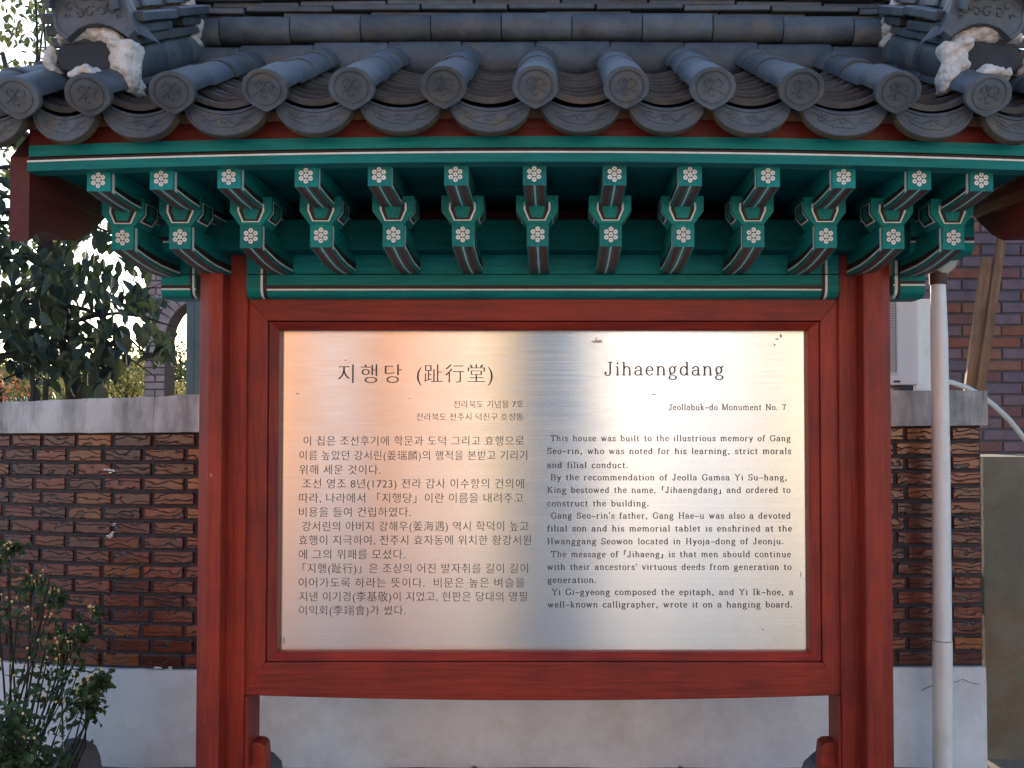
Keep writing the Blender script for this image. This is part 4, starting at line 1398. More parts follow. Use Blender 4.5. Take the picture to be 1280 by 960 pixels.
    for k in range(7):
        t = k / 6
        A = bez((MX(146, Yc), Yc, WZ(-20, Yc)), (MX(156, 2.93), 2.93, WZ(24, 2.93)), (MX(165, 2.95), 2.96, WZ(42, 2.96)), t)
        B = bez((MX(150, 2.98), 2.98, WZ(-20, 2.98)), (MX(168, 3.0), 3.0, WZ(26, 3.0)), (MX(196, 3.05), 3.05, WZ(55, 3.05)), t)
        rows.append([A, (A + B) / 2 + Vector((sg * .004, 0, 0)), B, B + Vector((-sg * .01, .0, .012)), A + Vector((-sg * .012, .004, .01))])
    b.grid(rows, closed=True); b.add(rows[0], [tuple(range(5))]); b.add(rows[-1], [tuple(range(5))])
    o = b.build('crest_skirt', M_tile, shade_angle=50); o.parent = roof

M_black_tile = mk('soot_black_tile', (.030, .036, .044), (.018, .021, .027), rough=.8, scale=9, bump=.4, bscale=50, bdist=.004, stain=(.2, .2, .19), stain_scale=14, stain_amt=.6, stain_lo=.66, stain_hi=.8)
verge(-1)
verge(1)

# ------------------------------------------------------------------ LOW WALL
wall = thing('boundary_wall', 'low wall of glazed brown brick with white coping and whitewashed base', 'wall', (0, 4.5, 0))
def PW(o):
    o.parent = wall
    o.matrix_parent_inverse = Matrix.Translation((0, -4.5, 0))
    return o


WY = 4.41
XC0 = WX(243, WY)
XR = WX(1226, WY)
def wy(X):
    d = max(0.0, XC0 + .1 - X)
    return WY + .16 * d * d
def wang(X):
    d = max(0.0, XC0 + .1 - X)
    return math.atan(-.32 * d)
zb0, zb1 = WZ(837, WY), WZ(833, WY)
zc0, zc1 = WZ(540, WY), WZ(531.5, WY)
zt0, zt1 = WZ(494, WY), WZ(488, WY)
def zlin(X, a, b): return a + (b - a) * (X - XC0) / (XR - XC0)


def wall_strip(name, X0, X1, zf0, zf1, front, thick, mat, n=40, lump=.002, m_=None):
    b = MB(); rows = []
    for i in range(n + 1):
        X = X0 + (X1 - X0) * i / n
        y = wy(X) + front
        a, c = zf0(X), zf1(X)
        row = []
        for k in range(7):
            zz = a + (c - a) * k / 6
            d = noise.noise(Vector((X * 5, zz * 6, 3))) * lump
            row.append((X, y + d + (.004 if k in (0, 6) else 0), zz + (noise.noise(Vector((X * 9, 1, k))) * lump if k in (0, 6) else 0)))
        row += [(X, y + thick, c), (X, y + thick, a)]
        rows.append(row)
    b.grid(rows, closed=True)
    b.add(rows[0], [tuple(range(9))]); b.add(rows[-1], [tuple(range(9))])
    return PW(b.build(name, mat))


XL = -4.2
wall_strip('mortar_core', XL, XR - .004, lambda X: zlin(X, zb0, zb1) - .02, lambda X: zlin(X, zc0, zc1) + .02, .006, .20, M_mortar, lump=.003, n=90)
wall_strip('whitewashed_base', XL, XR, lambda X: -.05, lambda X: zlin(X, zb0, zb1) + noise.noise(Vector((X * 3, 0, 0))) * .004, -.022, .25, M_base, n=90, lump=.004)
cuts = [XL, WX(195, WY), WX(700, WY), WX(1231, WY)]
for i in range(3):
    def topf(X):
        d = max(0, XC0 - X)
        return zlin(max(X, XC0), zt0, zt1) - .032 * d + noise.noise(Vector((X * 4, 7, 0))) * .004
    wall_strip('coping', cuts[i] + .0008, cuts[i + 1] - .0008, lambda X: zlin(X, zc0, zc1), topf, -.03, .27, M_coping, n=40, lump=.004)

bb = MB()
def brick_shape(L, H, D=.05, e=.004):
    b = MB()
    r = lambda x, z_, y: [(-L / 2 + x, y, z_), (L / 2 - x, y, z_), (L / 2 - x, y, H - z_), (-L / 2 + x, y, H - z_)]
    b.grid([r(0, 0, D), r(0, 0, e), r(e, e, 0)], closed=True)
    b.add(r(e, e, 0), [(0, 1, 2, 3)])
    return b


bshapes = {}
def get_brick(L, H, mat, key):
    k = (round(L, 3), round(H, 3), key)
    if k not in bshapes:
        o = brick_shape(k[0], k[1]).build('brick', mat)
        bshapes[k] = o.data
        bpy.data.objects.remove(o)
    return bshapes[k]


NC = 16
stuff = MB()
br = random.Random(11)
unit = brick_shape(1, 1, D=.05, e=.004)
for c in range(NC):
    row_shift = .5 if c % 2 else 0
    # start from a joint near the left post and go both ways
    X = WX(178, WY) + row_shift * .094
    segs = []
    x = X
    while x > XL + .3:
        L = .196 - .040 * max(0, XC0 - x)
        L = max(.13, L)
        segs.append((x - L, x)); x -= L
    x = X
    while x < XR - .02:
        L = .196
        segs.append((x, min(x + L, XR))); x += L
    for (xa, xb) in segs:
        if xb - xa < .05: continue
        xm = (xa + xb) / 2
        z0_ = zlin(xm, zb0, zb1) + .004; z1_ = zlin(xm, zc0, zc1) - .003
        pitch = (z1_ - z0_) / NC
        z_ = z0_ + pitch * c
        H = pitch - .0125
        L = round((xb - xa - .014 - br.uniform(0, .006)) * 100) / 100
        M = Matrix.Translation((xm, wy(xm) - .004 + br.uniform(-.003, .002), z_ + .007 + br.uniform(-.0015, .0015))) @ Matrix.Rotation(wang(xm) + br.uniform(-.008, .008), 4, 'Z') @ Matrix.Rotation(br.uniform(-.006, .006), 4, 'Y')
        if (-3.05 < xm < -1.30) or xm > 1.15:
            o = inst('brick', get_brick(L, H, M_brick, 'w'))
            o.parent = wall
            o.matrix_parent_inverse = Matrix.Translation((0, -4.5, 0))
            o.matrix_world = M
            o.matrix_basis = M
        else:
            sb = brick_shape(L, H)
            stuff.add([M @ v for v in sb.v], sb.f)
o = PW(stuff.build('brick', M_brick)); o['kind'] = 'stuff'
# flecks of paint
b = MB()
for (px_, py_) in ((134, 588), (141, 589), (140, 666), (137, 671), (142, 655), (196, 836), (212, 836), (199, 835)):
    p = W(px_, py_, wy(WX(px_, 4.45)) - .008)
    for _ in range(3):
        q = p + Vector((br.uniform(-.01, .01), 0, br.uniform(-.006, .006)))
        b.box(q.x - br.uniform(.003, .010), q.x + br.uniform(.003, .01), q.y - .002, q.y + .004, q.z - .003, q.z + br.uniform(.002, .006))
PW(b.build('paint_fleck', M_white))

# crack in the base right of the pipe
b = MB()
pts = [W(1186, 851, WY - .026), W(1196, 853, WY - .026), W(1203, 849, WY - .026), W(1212, 853, WY - .026), W(1225, 856, WY - .026)]
b.tube([(p.x, WY - .024, p.z) for p in pts], .0010, 4)
pts = [W(1150, 861, WY), W(1160, 856, WY), W(1168, 853, WY)]
b.tube([(p.x, WY - .024, p.z) for p in pts], .0012, 4)
PW(b.build('crack', M_black))

# ------------------------------------------------------------------ drain pipe
pipe = thing('drain_pipe', 'white plastic drain pipe standing before the right end of the low wall', 'pipe', (WX(1178, 4.25), 4.25, 0))
def PP(o, t):
    o.parent = t
    o.matrix_parent_inverse = Matrix.Translation(-Vector(t.location))
    return o


b = MB()
pa = [W(1172.5, 352, 4.25), W(1174, 420, 4.25), W(1176, 560, 4.25), W(1178, 800, 4.25)]
b.tube(pa, [.031, .036, .0375, .039], 20)
PP(b.build('pipe_length', M_pvc, shade_angle=50), pipe)
b = MB()
b.tube([W(1178, 801, 4.25), W(1178.2, 960, 4.25), Vector((WX(1178.5, 4.25), 4.25, 0))], [.041, .041, .041], 20)
PP(b.build('pipe_length', M_pvc, shade_angle=50), pipe)
b = MB()
b.tube([W(1172.5, 356, 4.25), W(1172.5, 342, 4.25)], [.036, .037], 16)
PP(b.build('rusty_collar', M_rust, shade_angle=50), pipe)
b = MB()
b.tube([W(1173, 344, 4.26), W(1178, 336, 4.27), W(1186, 330, 4.28), W(1190, 316, 4.29)], [.030, .033, .033, .033], 12)
PP(b.build('pipe_elbow', M_pvcd, shade_angle=50), pipe)
b = MB()
b.box(WX(1160, 4.2), WX(1196, 4.2), 4.20, 4.5, WZ(318, 4.25), WZ(300, 4.25), c=.01)
PP(b.build('gutter_outlet', M_rust), pipe)

# ------------------------------------------------------------------ outdoor unit on the wall
ux0, ux1 = WX(1040, 4.50), WX(1149, 4.50)
uz0, uz1 = zlin(ux0, zt0, zt1) + .03, WZ(366, 4.5)
unit_t = thing('outdoor_unit', 'white metal outdoor unit with wire grille on top of the wall', 'air conditioner', ((ux0 + ux1) / 2, 4.5, uz0))
b = MB(); b.box(ux0, ux1, 4.50, 4.66, uz0, uz1, c=.006)
PP(b.build('casing', M_unit), unit_t)
b = MB()
gx0, gx1 = WX(1060, 4.49), WX(1122, 4.49)
gz0, gz1 = WZ(466, 4.49), WZ(376, 4.49)
b.box(gx0, gx1, 4.4975, 4.4995, gz0, gz1)
PP(b.build('fan_cavity', M_grille), unit_t)
b = MB()
x = gx0
while x < gx1:
    b.box(x - .0012, x + .0012, 4.487, 4.490, gz0, gz1); x += .0105
zz = gz0
while zz < gz1:
    b.box(gx0, gx1, 4.4901, 4.493, zz - .0015, zz + .0015); zz += .0105
b.box(gx0 - .006, gx0 + .004, 4.486, 4.4998, gz0 - .006, gz1 + .006); b.box(gx1 - .002, gx1 + .010, 4.486, 4.4998, gz0 - .006, gz1 + .006)
b.box(gx0 + .005, gx1 - .003, 4.4862, 4.4998, gz0 - .006, gz0 + .002)
PP(b.build('grille', M_unit), unit_t)
b = MB()
for xx in (ux0 + .05, ux1 - .09):
    b.box(xx, xx + .06, 4.49, 4.66, uz0 - .032, uz0 - .001)
PP(b.build('foot', M_cavity), unit_t)
b = MB(); b.box(WX(1118, 4.49), WX(1126, 4.49), 4.496, 4.4995, WZ(478, 4.49), WZ(475.5, 4.49))
PP(b.build('name_plate', M_cavity), unit_t)
# side panel strip beyond
b = MB(); b.box(ux1 + .002, WX(1159, 4.62), 4.56, 4.70, uz0 - .03, uz1 - .02, c=.004)
PP(b.build('side_cover', M_pvc), unit_t)

# hose
b = MB()
hp = [(1110, 478), (1150, 475), (1170, 475.5), (1190, 478), (1210, 485), (1226, 494), (1243, 507), (1262, 525), (1282, 550), (1300, 580), (1318, 615)]
b.tube([W(x, y, 4.86 + .002 * i) for i, (x, y) in enumerate(hp)], .0125, 10)
o = b.build('hose', M_hose, smooth=True)
o['label'] = 'pale plastic hose arching past the right end of the coping'
o['category'] = 'hose'

# planks
for (tx0, tx1, ty, bx0, bx1, by, lab, yt, ybm) in ((1227, 1240, 324, 1205, 1220, 487, 'shorter weathered plank leaning against the brick house, left of its neighbour', 5.60, 5.25),
                                                  (1249, 1259, 286, 1218, 1232, 487, 'taller weathered plank leaning against the brick house, nearest the right edge', 5.66, 5.22)):
    A = W((tx0 + tx1) / 2, ty, yt); B = W((bx0 + bx1) / 2, by, ybm)
    d = (B - A)
    G = A + d * ((A.z - 0) / (A.z - B.z)) * 1.0
    wv = (tx1 - tx0) * yt / FOC
    dirv = (A - G).normalized()
    xa = Vector((1, 0, 0)); xa = (xa - dirv * xa.dot(dirv)).normalized(); ya = dirv.cross(xa)
    Mx = Matrix((xa, ya, dirv)).transposed().to_4x4(); Mx.translation = G
    b = MB()
    b.box(-wv / 2, wv / 2, -.02, .02, 0, (A - G).length, c=.003)
    o = b.build('plank', M_plank); o.matrix_world = Mx
    o['label'] = lab; o['category'] = 'plank'; o['group'] = 'planks leaning by the brick house'

# ------------------------------------------------------------------ brick house behind, right
HY = 5.78
hx0 = WX(1154, HY)
house = thing('brick_house', 'purple and red brick house behind the low wall at right', 'house', (hx0 + 3, HY + 3, 0))
b = MB()
b.box(hx0, hx0 + 7, HY + .012, HY + 6, 0, 3.35)
PP(b.build('wall', M_mortar2), house)
b = MB()
b.prism([(HY - .15, 3.355), (HY + 6.3, 3.355), (HY + 3, 4.2)], 'x', hx0 - .2, hx0 + 7.2)
PP(b.build('roof', M_tile_old), house)
hb = MB()
pit = 14.5 * HY / FOC
c = 0
z_ = .05
while z_ < 3.2:
    x = hx0 + (0.0 if c % 2 else -.115)
    while x < hx0 + 3.0:
        xa, xb = max(x, hx0), x + .23
        if xb - xa > .06:
            L = round((xb - xa - .012) * 100) / 100
            M = Matrix.Translation(((xa + xb) / 2, HY + br.uniform(-.003, .003), z_ + br.uniform(-.001, .001)))
            py_ = 515 - (z_ - EYE) * FOC / HY
            pxm = (xa + xb) / 2 * FOC / HY + 695
            if 225 < py_ < 620 and pxm < 1330:
                o = inst('brick', get_brick(L, pit - .011, M_brick2, 'h'))
                o.parent = house; o.matrix_parent_inverse = Matrix.Translation(-Vector(house.location)); o.matrix_basis = M
            else:
                sb = brick_shape(L, pit - .011)
                hb.add([M @ v for v in sb.v], sb.f)
        x += .23
    z_ += pit; c += 1
o = PP(hb.build('brick', M_brick2), house); o['kind'] = 'stuff'

# concrete pillar at the right edge
b = MB()
rows = []
cx0, cx1 = WX(1228, 4.52), WX(1228, 4.52) + .55
for i in range(13):
    zz = i / 12 * WZ(571, 4.52)
    rows.append([(x_ + noise.noise(Vector((x_ * 5, y_, zz * 4))) * .006, y_ + noise.noise(Vector((x_ * 5, zz * 4, 2))) * .006, zz) for x_, y_ in
                 ((cx0, 4.52), (cx0 + .14, 4.515), (cx0 + .28, 4.515), (cx0 + .42, 4.515), (cx1, 4.52), (cx1, 4.80), (cx0, 4.80))])
b.grid(rows, closed=True); b.add(rows[-1], [tuple(range(7))])
o = b.build('concrete_pillar', M_conc)
o['label'] = 'stained concrete pillar with moss beside the right end of the brick wall'
o['category'] = 'pillar'

# ------------------------------------------------------------------ arched brick gateway at left
AY = 9.3
def ax(px): return WX(px, AY)
def az(py): return WZ(py, AY)
arch = thing('brick_archway', 'pale brick wall with a round arched opening beyond the low wall', 'archway', (ax(190), AY, 0))
ox0, ox1 = ax(206), ax(206) + .80
ozs = az(425); orad = (ox1 - ox0) / 2; ocx = (ox0 + ox1) / 2
b = MB()
# core wall: outline with opening made of columns of quads
wx0, wx1, wz1 = ax(180), ax(180) + 1.6, az(330)
def core_front(y):
    pass
n = 16
arcp = [(ocx + orad * math.cos(math.pi - math.pi * i / n), ozs + orad * math.sin(math.pi * i / n)) for i in range(n + 1)]
outp = []
for i, p in enumerate(arcp):
    if i == 0: outp.append((wx0, ozs))
    elif i == n: outp.append((wx1, ozs))
    else: outp.append((wx0 + (wx1 - wx0) * i / n, wz1))
for yv, m_ in ((AY + .012, 0), (AY + .24, 0)):
    b.grid([[(p[0], yv, p[1]) for p in outp], [(p[0], yv, p[1]) for p in arcp]], m=m_)
    b.quad((wx0, yv, 0), (ox0, yv, 0), (ox0, yv, ozs), (wx0, yv, ozs), m_)
    b.quad((ox1, yv, 0), (wx1, yv, 0), (wx1, yv, ozs), (ox1, yv, ozs), m_)
    b.add([(wx0, yv, ozs), (outp[1][0], yv, wz1), (wx0, yv, wz1)], [(0, 1, 2)], m_)
    b.add([(wx1, yv, ozs), (outp[-2][0], yv, wz1), (wx1, yv, wz1)], [(0, 1, 2)], m_)
full = [(ox0, 0)] + arcp + [(ox1, 0)]
b.grid([[(p[0], AY + .012, p[1]) for p in full], [(p[0], AY + .24, p[1]) for p in full]], m=1)
ob = [(wx0, 0), (wx0, wz1), (wx1, wz1), (wx1, 0)]
b.grid([[(p[0], AY + .012, p[1]) for p in ob], [(p[0], AY + .24, p[1]) for p in ob]], m=0)
PP(b.build('wall', [M_mortar2, M_jamb]), arch)
pit = 9.1 * AY / FOC
c = 0; z_ = 1.3
while z_ < wz1 - .06:
    x = wx0 + (0 if c % 2 else -.10)
    while x < wx1:
        xa, xb = max(x, wx0), min(x + .20, wx1)
        zc_ = z_ + pit / 2
        # clip against the opening + ring
        def inside(X): return (abs(X - ocx) < orad + .012) if zc_ < ozs else math.hypot(X - ocx, zc_ - ozs) < orad + .125
        if zc_ < ozs:
            if xa < ox0 < xb: xb = ox0
            if xa < ox1 < xb: xa = ox1
            ok = not (ox0 - .01 < (xa + xb) / 2 < ox1 + .01)
        else:
            ok = True
            rr_ = orad + .12
            h = zc_ - ozs
            if h < rr_:
                hw_ = math.sqrt(rr_ * rr_ - h * h)
                l_, r_ = ocx - hw_, ocx + hw_
                if xa >= l_ and xb <= r_: ok = False
                elif xa < l_ < xb: xb = l_
                elif xa < r_ < xb: xa = r_
        if ok and xb - xa > .045:
            L = round((xb - xa - .012) * 100) / 100
            o = inst('brick', get_brick(L, pit - .011, M_brick3, 'a'))
            o.parent = arch; o.matrix_parent_inverse = Matrix.Translation(-Vector(arch.location))
            o.matrix_basis = Matrix.Translation(((xa + xb) / 2, AY + br.uniform(-.002, .002), z_))
        x += .20
    z_ += pit; c += 1
for i in range(18):
    a = math.pi * (i + .5) / 18
    o = inst('arch_brick', get_brick(math.pi * (orad + .055) / 18 - .012, .105, M_brick3, 'v'))
    o.parent = arch; o.matrix_parent_inverse = Matrix.Translation(-Vector(arch.location))
    o.matrix_basis = Matrix.Translation((ocx + math.cos(a) * (orad + .005), AY - .004, ozs + math.sin(a) * (orad + .005))) @ Matrix.Rotation(-(a - math.pi / 2), 4, 'Y')

b = MB()
b.box(WX(232, 7.0), WX(232, 7.0) + .16, 7.0, 7.16, 0, WZ(356, 7.0), c=.006)
b.box(WX(232, 7.0) + .045, WX(232, 7.0) + .055, 6.994, 7.0, 0.3, WZ(360, 7.0))
o = b.build('metal_post', M_iron)
o['label'] = 'greenish grey metal post between the archway and the left red post'
o['category'] = 'post'

# ------------------------------------------------------------------ vegetation
def leaf_shape(L=1.0, Wd=.5, fold=.12, curl=.15, n=4):
    vs, fs = [], []
    for i in range(n + 1):
        t = i / n
        w = Wd / 2 * math.sin(math.pi * min(1, t * .92 + .04)) ** .8 * (1.12 - .35 * t)
        if i == n: w = 0.001
        zc = -curl * t * t
        vs += [(-w, t * L, zc + fold * w * 2), (0, t * L, zc), (w, t * L, zc + fold * w * 2)]
    for i in range(n):
        for j in (0, 1):
            a = i * 3 + j
            fs.append((a, a + 1, a + 4, a + 3))
    return [Vector(v) for v in vs], fs


def rand_rot(r, droop=.6):
    yaw = r.uniform(0, 2 * math.pi)
    pitch = -abs(r.gauss(droop, .45))
    roll = r.gauss(0, .5)
    return Matrix.Rotation(yaw, 4, 'Z') @ Matrix.Rotation(pitch, 4, 'X') @ Matrix.Rotation(roll, 4, 'Y')


def leaf_cloud(name, pts, size, mat, seed, parent=None, shape=None, droop=.6, stuff_=True):
    r = random.Random(seed)
    lv, lf = shape or leaf_shape()
    vs, fs = [], []
    for p in pts:
        s = size * r.uniform(.65, 1.2)
        M = Matrix.Translation(p) @ rand_rot(r, droop) @ Matrix.Scale(s, 4)
        b0 = len(vs)
        vs += [M @ v for v in lv]
        fs += [tuple(i + b0 for i in f) for f in lf]
    o = mesh_obj(name, vs, fs, mat, None, None, False)
    if stuff_: o['kind'] = 'stuff'
    if parent is not None: PP(o, parent)
    return o


# -- persimmon tree close behind the wall, left
tr = random.Random(5)
TX, TY = WX(97, 5.5), 5.5
ptree = thing('persimmon_tree', 'dark large-leaved tree hanging over the left part of the low wall', 'tree', (TX, TY, 0))
b = MB()
trunk_pts = [Vector((TX, TY, -.1)), Vector((TX + .02, TY, .9)), Vector((TX - .02, TY, 1.7)), Vector((TX - .10, TY - .02, 2.2)), Vector((TX - .3, TY, 3.0)), Vector((TX - .5, TY + .1, 3.6))]
b.tube(trunk_pts, [.07, .055, .045, .04, .028, .012], 10)
PP(b.build('trunk', M_bark, smooth=True), ptree)
ends = []
b = MB()
for k in range(26):
    z0_ = tr.uniform(1.75, 3.2)
    base = Vector((TX - .02 - .22 * (z0_ - 1.8), TY, z0_))
    a = tr.uniform(0, 2 * math.pi)
    L = tr.uniform(.5, 1.15)
    d = Vector((math.cos(a) * (1 if math.cos(a) < 0 else .82), math.sin(a) * .7, tr.uniform(-.15, .25)))
    pts = [base]
    for j in range(1, 5):
        t = j / 4
        pts.append(base + d * L * t + Vector((tr.uniform(-.03, .03), tr.uniform(-.03, .03), -.28 * t * t * L)))
    b.tube(pts, [.016, .012, .009, .006, .003], 5)
    ends += [pts[j].lerp(pts[j + 1], tr.random()) for j in range(1, 4) for _ in range(2)] + [pts[-1]] * 3
PP(b.build('branch', M_stem), ptree)
b = MB()
b.tube([W(0, 452, 5.3), W(20, 455, 5.3), W(40, 464, 5.3), W(60, 476, 5.3)], [.006, .005, .004, .002], 5)
b.tube([W(20, 443, 5.3), W(45, 441, 5.3), W(70, 436, 5.35)], [.004, .004, .003], 5)
b.tube([W(150, 372, 5.3), W(185, 362, 5.3), W(205, 352, 5.3)], [.004, .003, .002], 5)
PP(b.build('branch', M_stem), ptree)
cands = []
def in_crown(p):
    px_ = 695 + p.x * FOC / p.y; py_ = 515 - (p.z - EYE) * FOC / p.y
    # ragged lower right outline of the crown as measured
    lim = 455 if px_ < 60 else (470 if px_ < 140 else (452 - (px_ - 140) * 1.1 if px_ < 175 else 415 - (px_ - 175) * 2.2))
    if 88 < px_ < 130: lim = 490
    return py_ < lim + tr.uniform(-14, 10) and px_ < 225
while len(cands) < 1300:
    e = tr.choice(ends)
    p = e + Vector((tr.gauss(0, .16), tr.gauss(0, .16), tr.gauss(-.02, .15)))
    if in_crown(p): cands.append(p)
for px_, py_ in ((190, 398), (197, 412), (201, 425), (191, 430), (206, 437), (196, 442), (213, 418), (212, 440), (186, 385), (180, 405), (198, 378), (208, 428), (150, 425), (158, 440), (143, 438), (120, 455), (112, 470), (100, 462), (140, 455), (90, 476), (118, 478), (75, 445), (55, 432), (48, 445)):
    for _ in range(3):
        cands.insert(0, W(px_ + tr.uniform(-5, 5), py_ + tr.uniform(-5, 5), 5.2 + tr.uniform(0, .5)))
for _ in range(105):
    cands.append(W(tr.uniform(60, 205), tr.uniform(255, 375), 5.1 + tr.uniform(0, .9)))
# nearest and in view first
def vis(p):
    px_ = 695 + p.x * FOC / p.y; py_ = 515 - (p.z - EYE) * FOC / p.y
    return (-20 < px_ < 230 and 190 < py_ < 500)
visible = sorted([p for p in cands if vis(p)], key=lambda p: p.y)
rest = [p for p in cands if not vis(p)]
lshapes = []
for k in range(5):
    v, f = leaf_shape(1, tr.uniform(.55, .68), tr.uniform(.05, .25), tr.uniform(.0, .3))
    o = mesh_obj('leaf', v, f, M_leaf_dk, None, None, True)
    lshapes.append(o.data); bpy.data.objects.remove(o)
for p in visible[:290]:
    s = tr.uniform(.065, .115)
    M = Matrix.Translation(p) @ rand_rot(tr, .9) @ Matrix.Scale(s, 4)
    o = inst('leaf', tr.choice(lshapes))
    o.parent = ptree; o.matrix_parent_inverse = Matrix.Translation(-Vector(ptree.location)); o.matrix_basis = M
leaf_cloud('leaf', visible[290:] + rest, .105, M_leaf_dk, 3, ptree, leaf_shape(1, .6, .15, .15), droop=.9)


def bg_tree(name, label, x, y, ztop, crown, n, size, mat, seed, trunk=.08, squash=.9, group=None):
    """crown: list of (dx,dy,z,rx,ry,rz) clumps"""
    r = random.Random(seed)
    t = thing(name, label, 'tree', (x, y, 0), group)
    b = MB()
    b.tube([(x, y, -.1), (x + .05, y, ztop * .4), (x - .05, y + .05, ztop * .75), (x, y, ztop * .95)], [trunk, trunk * .8, trunk * .5, trunk * .15], 8)
    for (dx, dy, z_, rx, ry, rz) in crown:
        zz = max(.4, z_ - rz * 1.1 - .4)
        b.tube([(x, y, min(zz, ztop * .8)), (x + dx * .5, y + dy * .5, (zz + z_) / 2), (x + dx, y + dy, z_)], [trunk * .4, trunk * .3, trunk * .1], 5)
    PP(b.build('trunk', M_bark), t)
    tot = sum(c_[3] * c_[4] * c_[5] for c_ in crown)
    pts = []
    for (dx, dy, z_, rx, ry, rz) in crown:
        m_ = int(n * rx * ry * rz / tot)
        for _ in range(m_):
            while True:
                q = Vector((r.uniform(-1, 1), r.uniform(-1, 1), r.uniform(-1, 1)))
                if q.length < 1 and q.length > r.random() * .9: break
            k = 1 + .35 * noise.noise(q * 2.5 + Vector((seed, z_, dx)))
            p = Vector((x + dx + q.x * rx * k, y + dy + q.y * ry * k, z_ + q.z * rz * k))
            if noise.noise(p * 2.2 / max(.5, rx) + Vector((seed, 0, 0))) > -.22:
                pts.append(p)
    leaf_cloud('foliage', pts, size, mat, seed, t)
    return t


# tall loose tree seen above the left eave
r2 = random.Random(8)
lt = thing('tall_thin_tree', 'tall loose tree with small backlit leaves above the left roof corner', 'tree', (WX(20, 9), 9, 0))
b = MB(); pts = []
for k in range(9):
    x0 = WX(-90 + 22 * k, 9); y0 = 9 + r2.uniform(-.6, .6)
    zz0, zz1 = 1.0, 6.2 + r2.uniform(-.3, .4)
    line = [Vector((lt.location.x * .6 + x0 * .4, 9, 0.1))] + [Vector((x0 + r2.uniform(-.06, .06), y0, zz0 + (zz1 - zz0) * j / 7)) for j in range(8)]
    b.tube(line, [.04] + [.026 - .003 * j for j in range(8)], 5)
    for _ in range(330):
        j = r2.randrange(2, 8); q = line[j].lerp(line[min(j + 1, 8)], r2.random())
        pts.append(q + Vector((r2.gauss(0, .14), r2.gauss(0, .25), r2.gauss(0, .12))))
PP(b.build('trunk', M_stem), lt)
leaf_cloud('foliage', pts, .085, M_leaf_far, 21, lt, leaf_shape(1, .6, .1, .1))

def zpx(py, Y): return WZ(py, Y)
bg_tree('yellow_tree', 'yellow green leafy tree between the dark tree and the archway', WX(160, 16), 16, zpx(455, 16),
        [(-.35, 0, zpx(478, 16), .5, .5, .36), (.1, .1, zpx(468, 16), .35, .4, .36), (.5, 0, zpx(490, 16), .45, .4, .3), (-.9, 0, zpx(490, 16), .5, .4, .28)], 3000, .07, M_leaf_yel, 31)
bg_tree('reddish_tree', 'small tree with reddish leaves at the far left above the coping', WX(2, 13), 13, zpx(470, 13),
        [(-.1, 0, zpx(478, 13), .42, .4, .24), (.22, .1, zpx(492, 13), .35, .3, .2), (-.6, 0, zpx(470, 13), .4, .4, .3)], 800, .07, M_leaf_red, 32)
bg_tree('round_green_bush', 'pale green bush just above the coping right of the reddish tree', WX(40, 12), 12, zpx(490, 12),
        [(0, 0, zpx(494, 12), .28, .3, .16), (.3, 0, zpx(500, 12), .25, .3, .14)], 900, .05, M_leaf_far, 33)
bg_tree('distant_tree', 'hazy distant tree seen through the arched opening', WX(226, 26), 26, zpx(432, 26),
        [(0, 0, zpx(462, 26), .55, .5, .7), (.3, 0, zpx(480, 26), .6, .5, .5)], 1800, .10, M_leaf_far, 34)
bg_tree('low_yellow_shrub', 'low yellow green shrub at the foot of the arched opening', WX(221, 14), 14, zpx(480, 14),
        [(0, 0, zpx(488, 14), .16, .3, .13)], 400, .05, M_leaf_yel, 35)
# a row of darker far trees on the slope
for k, (px_, py_, Y_, w_) in enumerate(((170, 432, 40, 1.3), (190, 425, 42, 1.0), (150, 444, 38, 1.2), (245, 440, 45, 1.5), (100, 452, 60, 3), (60, 448, 64, 3), (20, 446, 66, 3.2), (-30, 440, 60, 3))):
    bg_tree('hillside_tree', ['slim grey green tree left of the arch on the slope', 'slim tree touching the left side of the arch pier', 'short grey green tree behind the yellow tree', 'far tree behind the metal post',
                              'wide hazy tree behind the persimmon trunk', 'wide hazy tree in the gap left of the persimmon trunk', 'hazy tree above the reddish tree', 'hazy tree past the left edge'][k],
            WX(px_, Y_), Y_, zpx(py_, Y_), [(0, 0, (zpx(py_, Y_) + zpx(500, Y_)) / 2, w_, w_, (zpx(py_, Y_) - zpx(500, Y_)) / 2), (w_ * .7, 0, zpx(488, Y_), w_ * .7, w_, .8)], 1300, .006 * Y_ * .9, M_leaf_far, 40 + k, group='trees on the far slope')

M_hill = mk('haze_tinted_hill', (.30, .37, .36), (.22, .29, .29), rough=1, scale=.25, vec='Object', bump=.6, bscale=.5, bdist=2)  # paled to blue grey; the distance haze is painted into the hill colour
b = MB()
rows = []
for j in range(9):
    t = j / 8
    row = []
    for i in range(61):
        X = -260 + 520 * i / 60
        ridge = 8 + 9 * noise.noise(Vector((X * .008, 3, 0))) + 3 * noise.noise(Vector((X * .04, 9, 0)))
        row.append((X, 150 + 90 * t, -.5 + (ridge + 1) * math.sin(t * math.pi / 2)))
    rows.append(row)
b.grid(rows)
o = b.build('hills', M_hill, smooth=True); o['kind'] = 'structure'

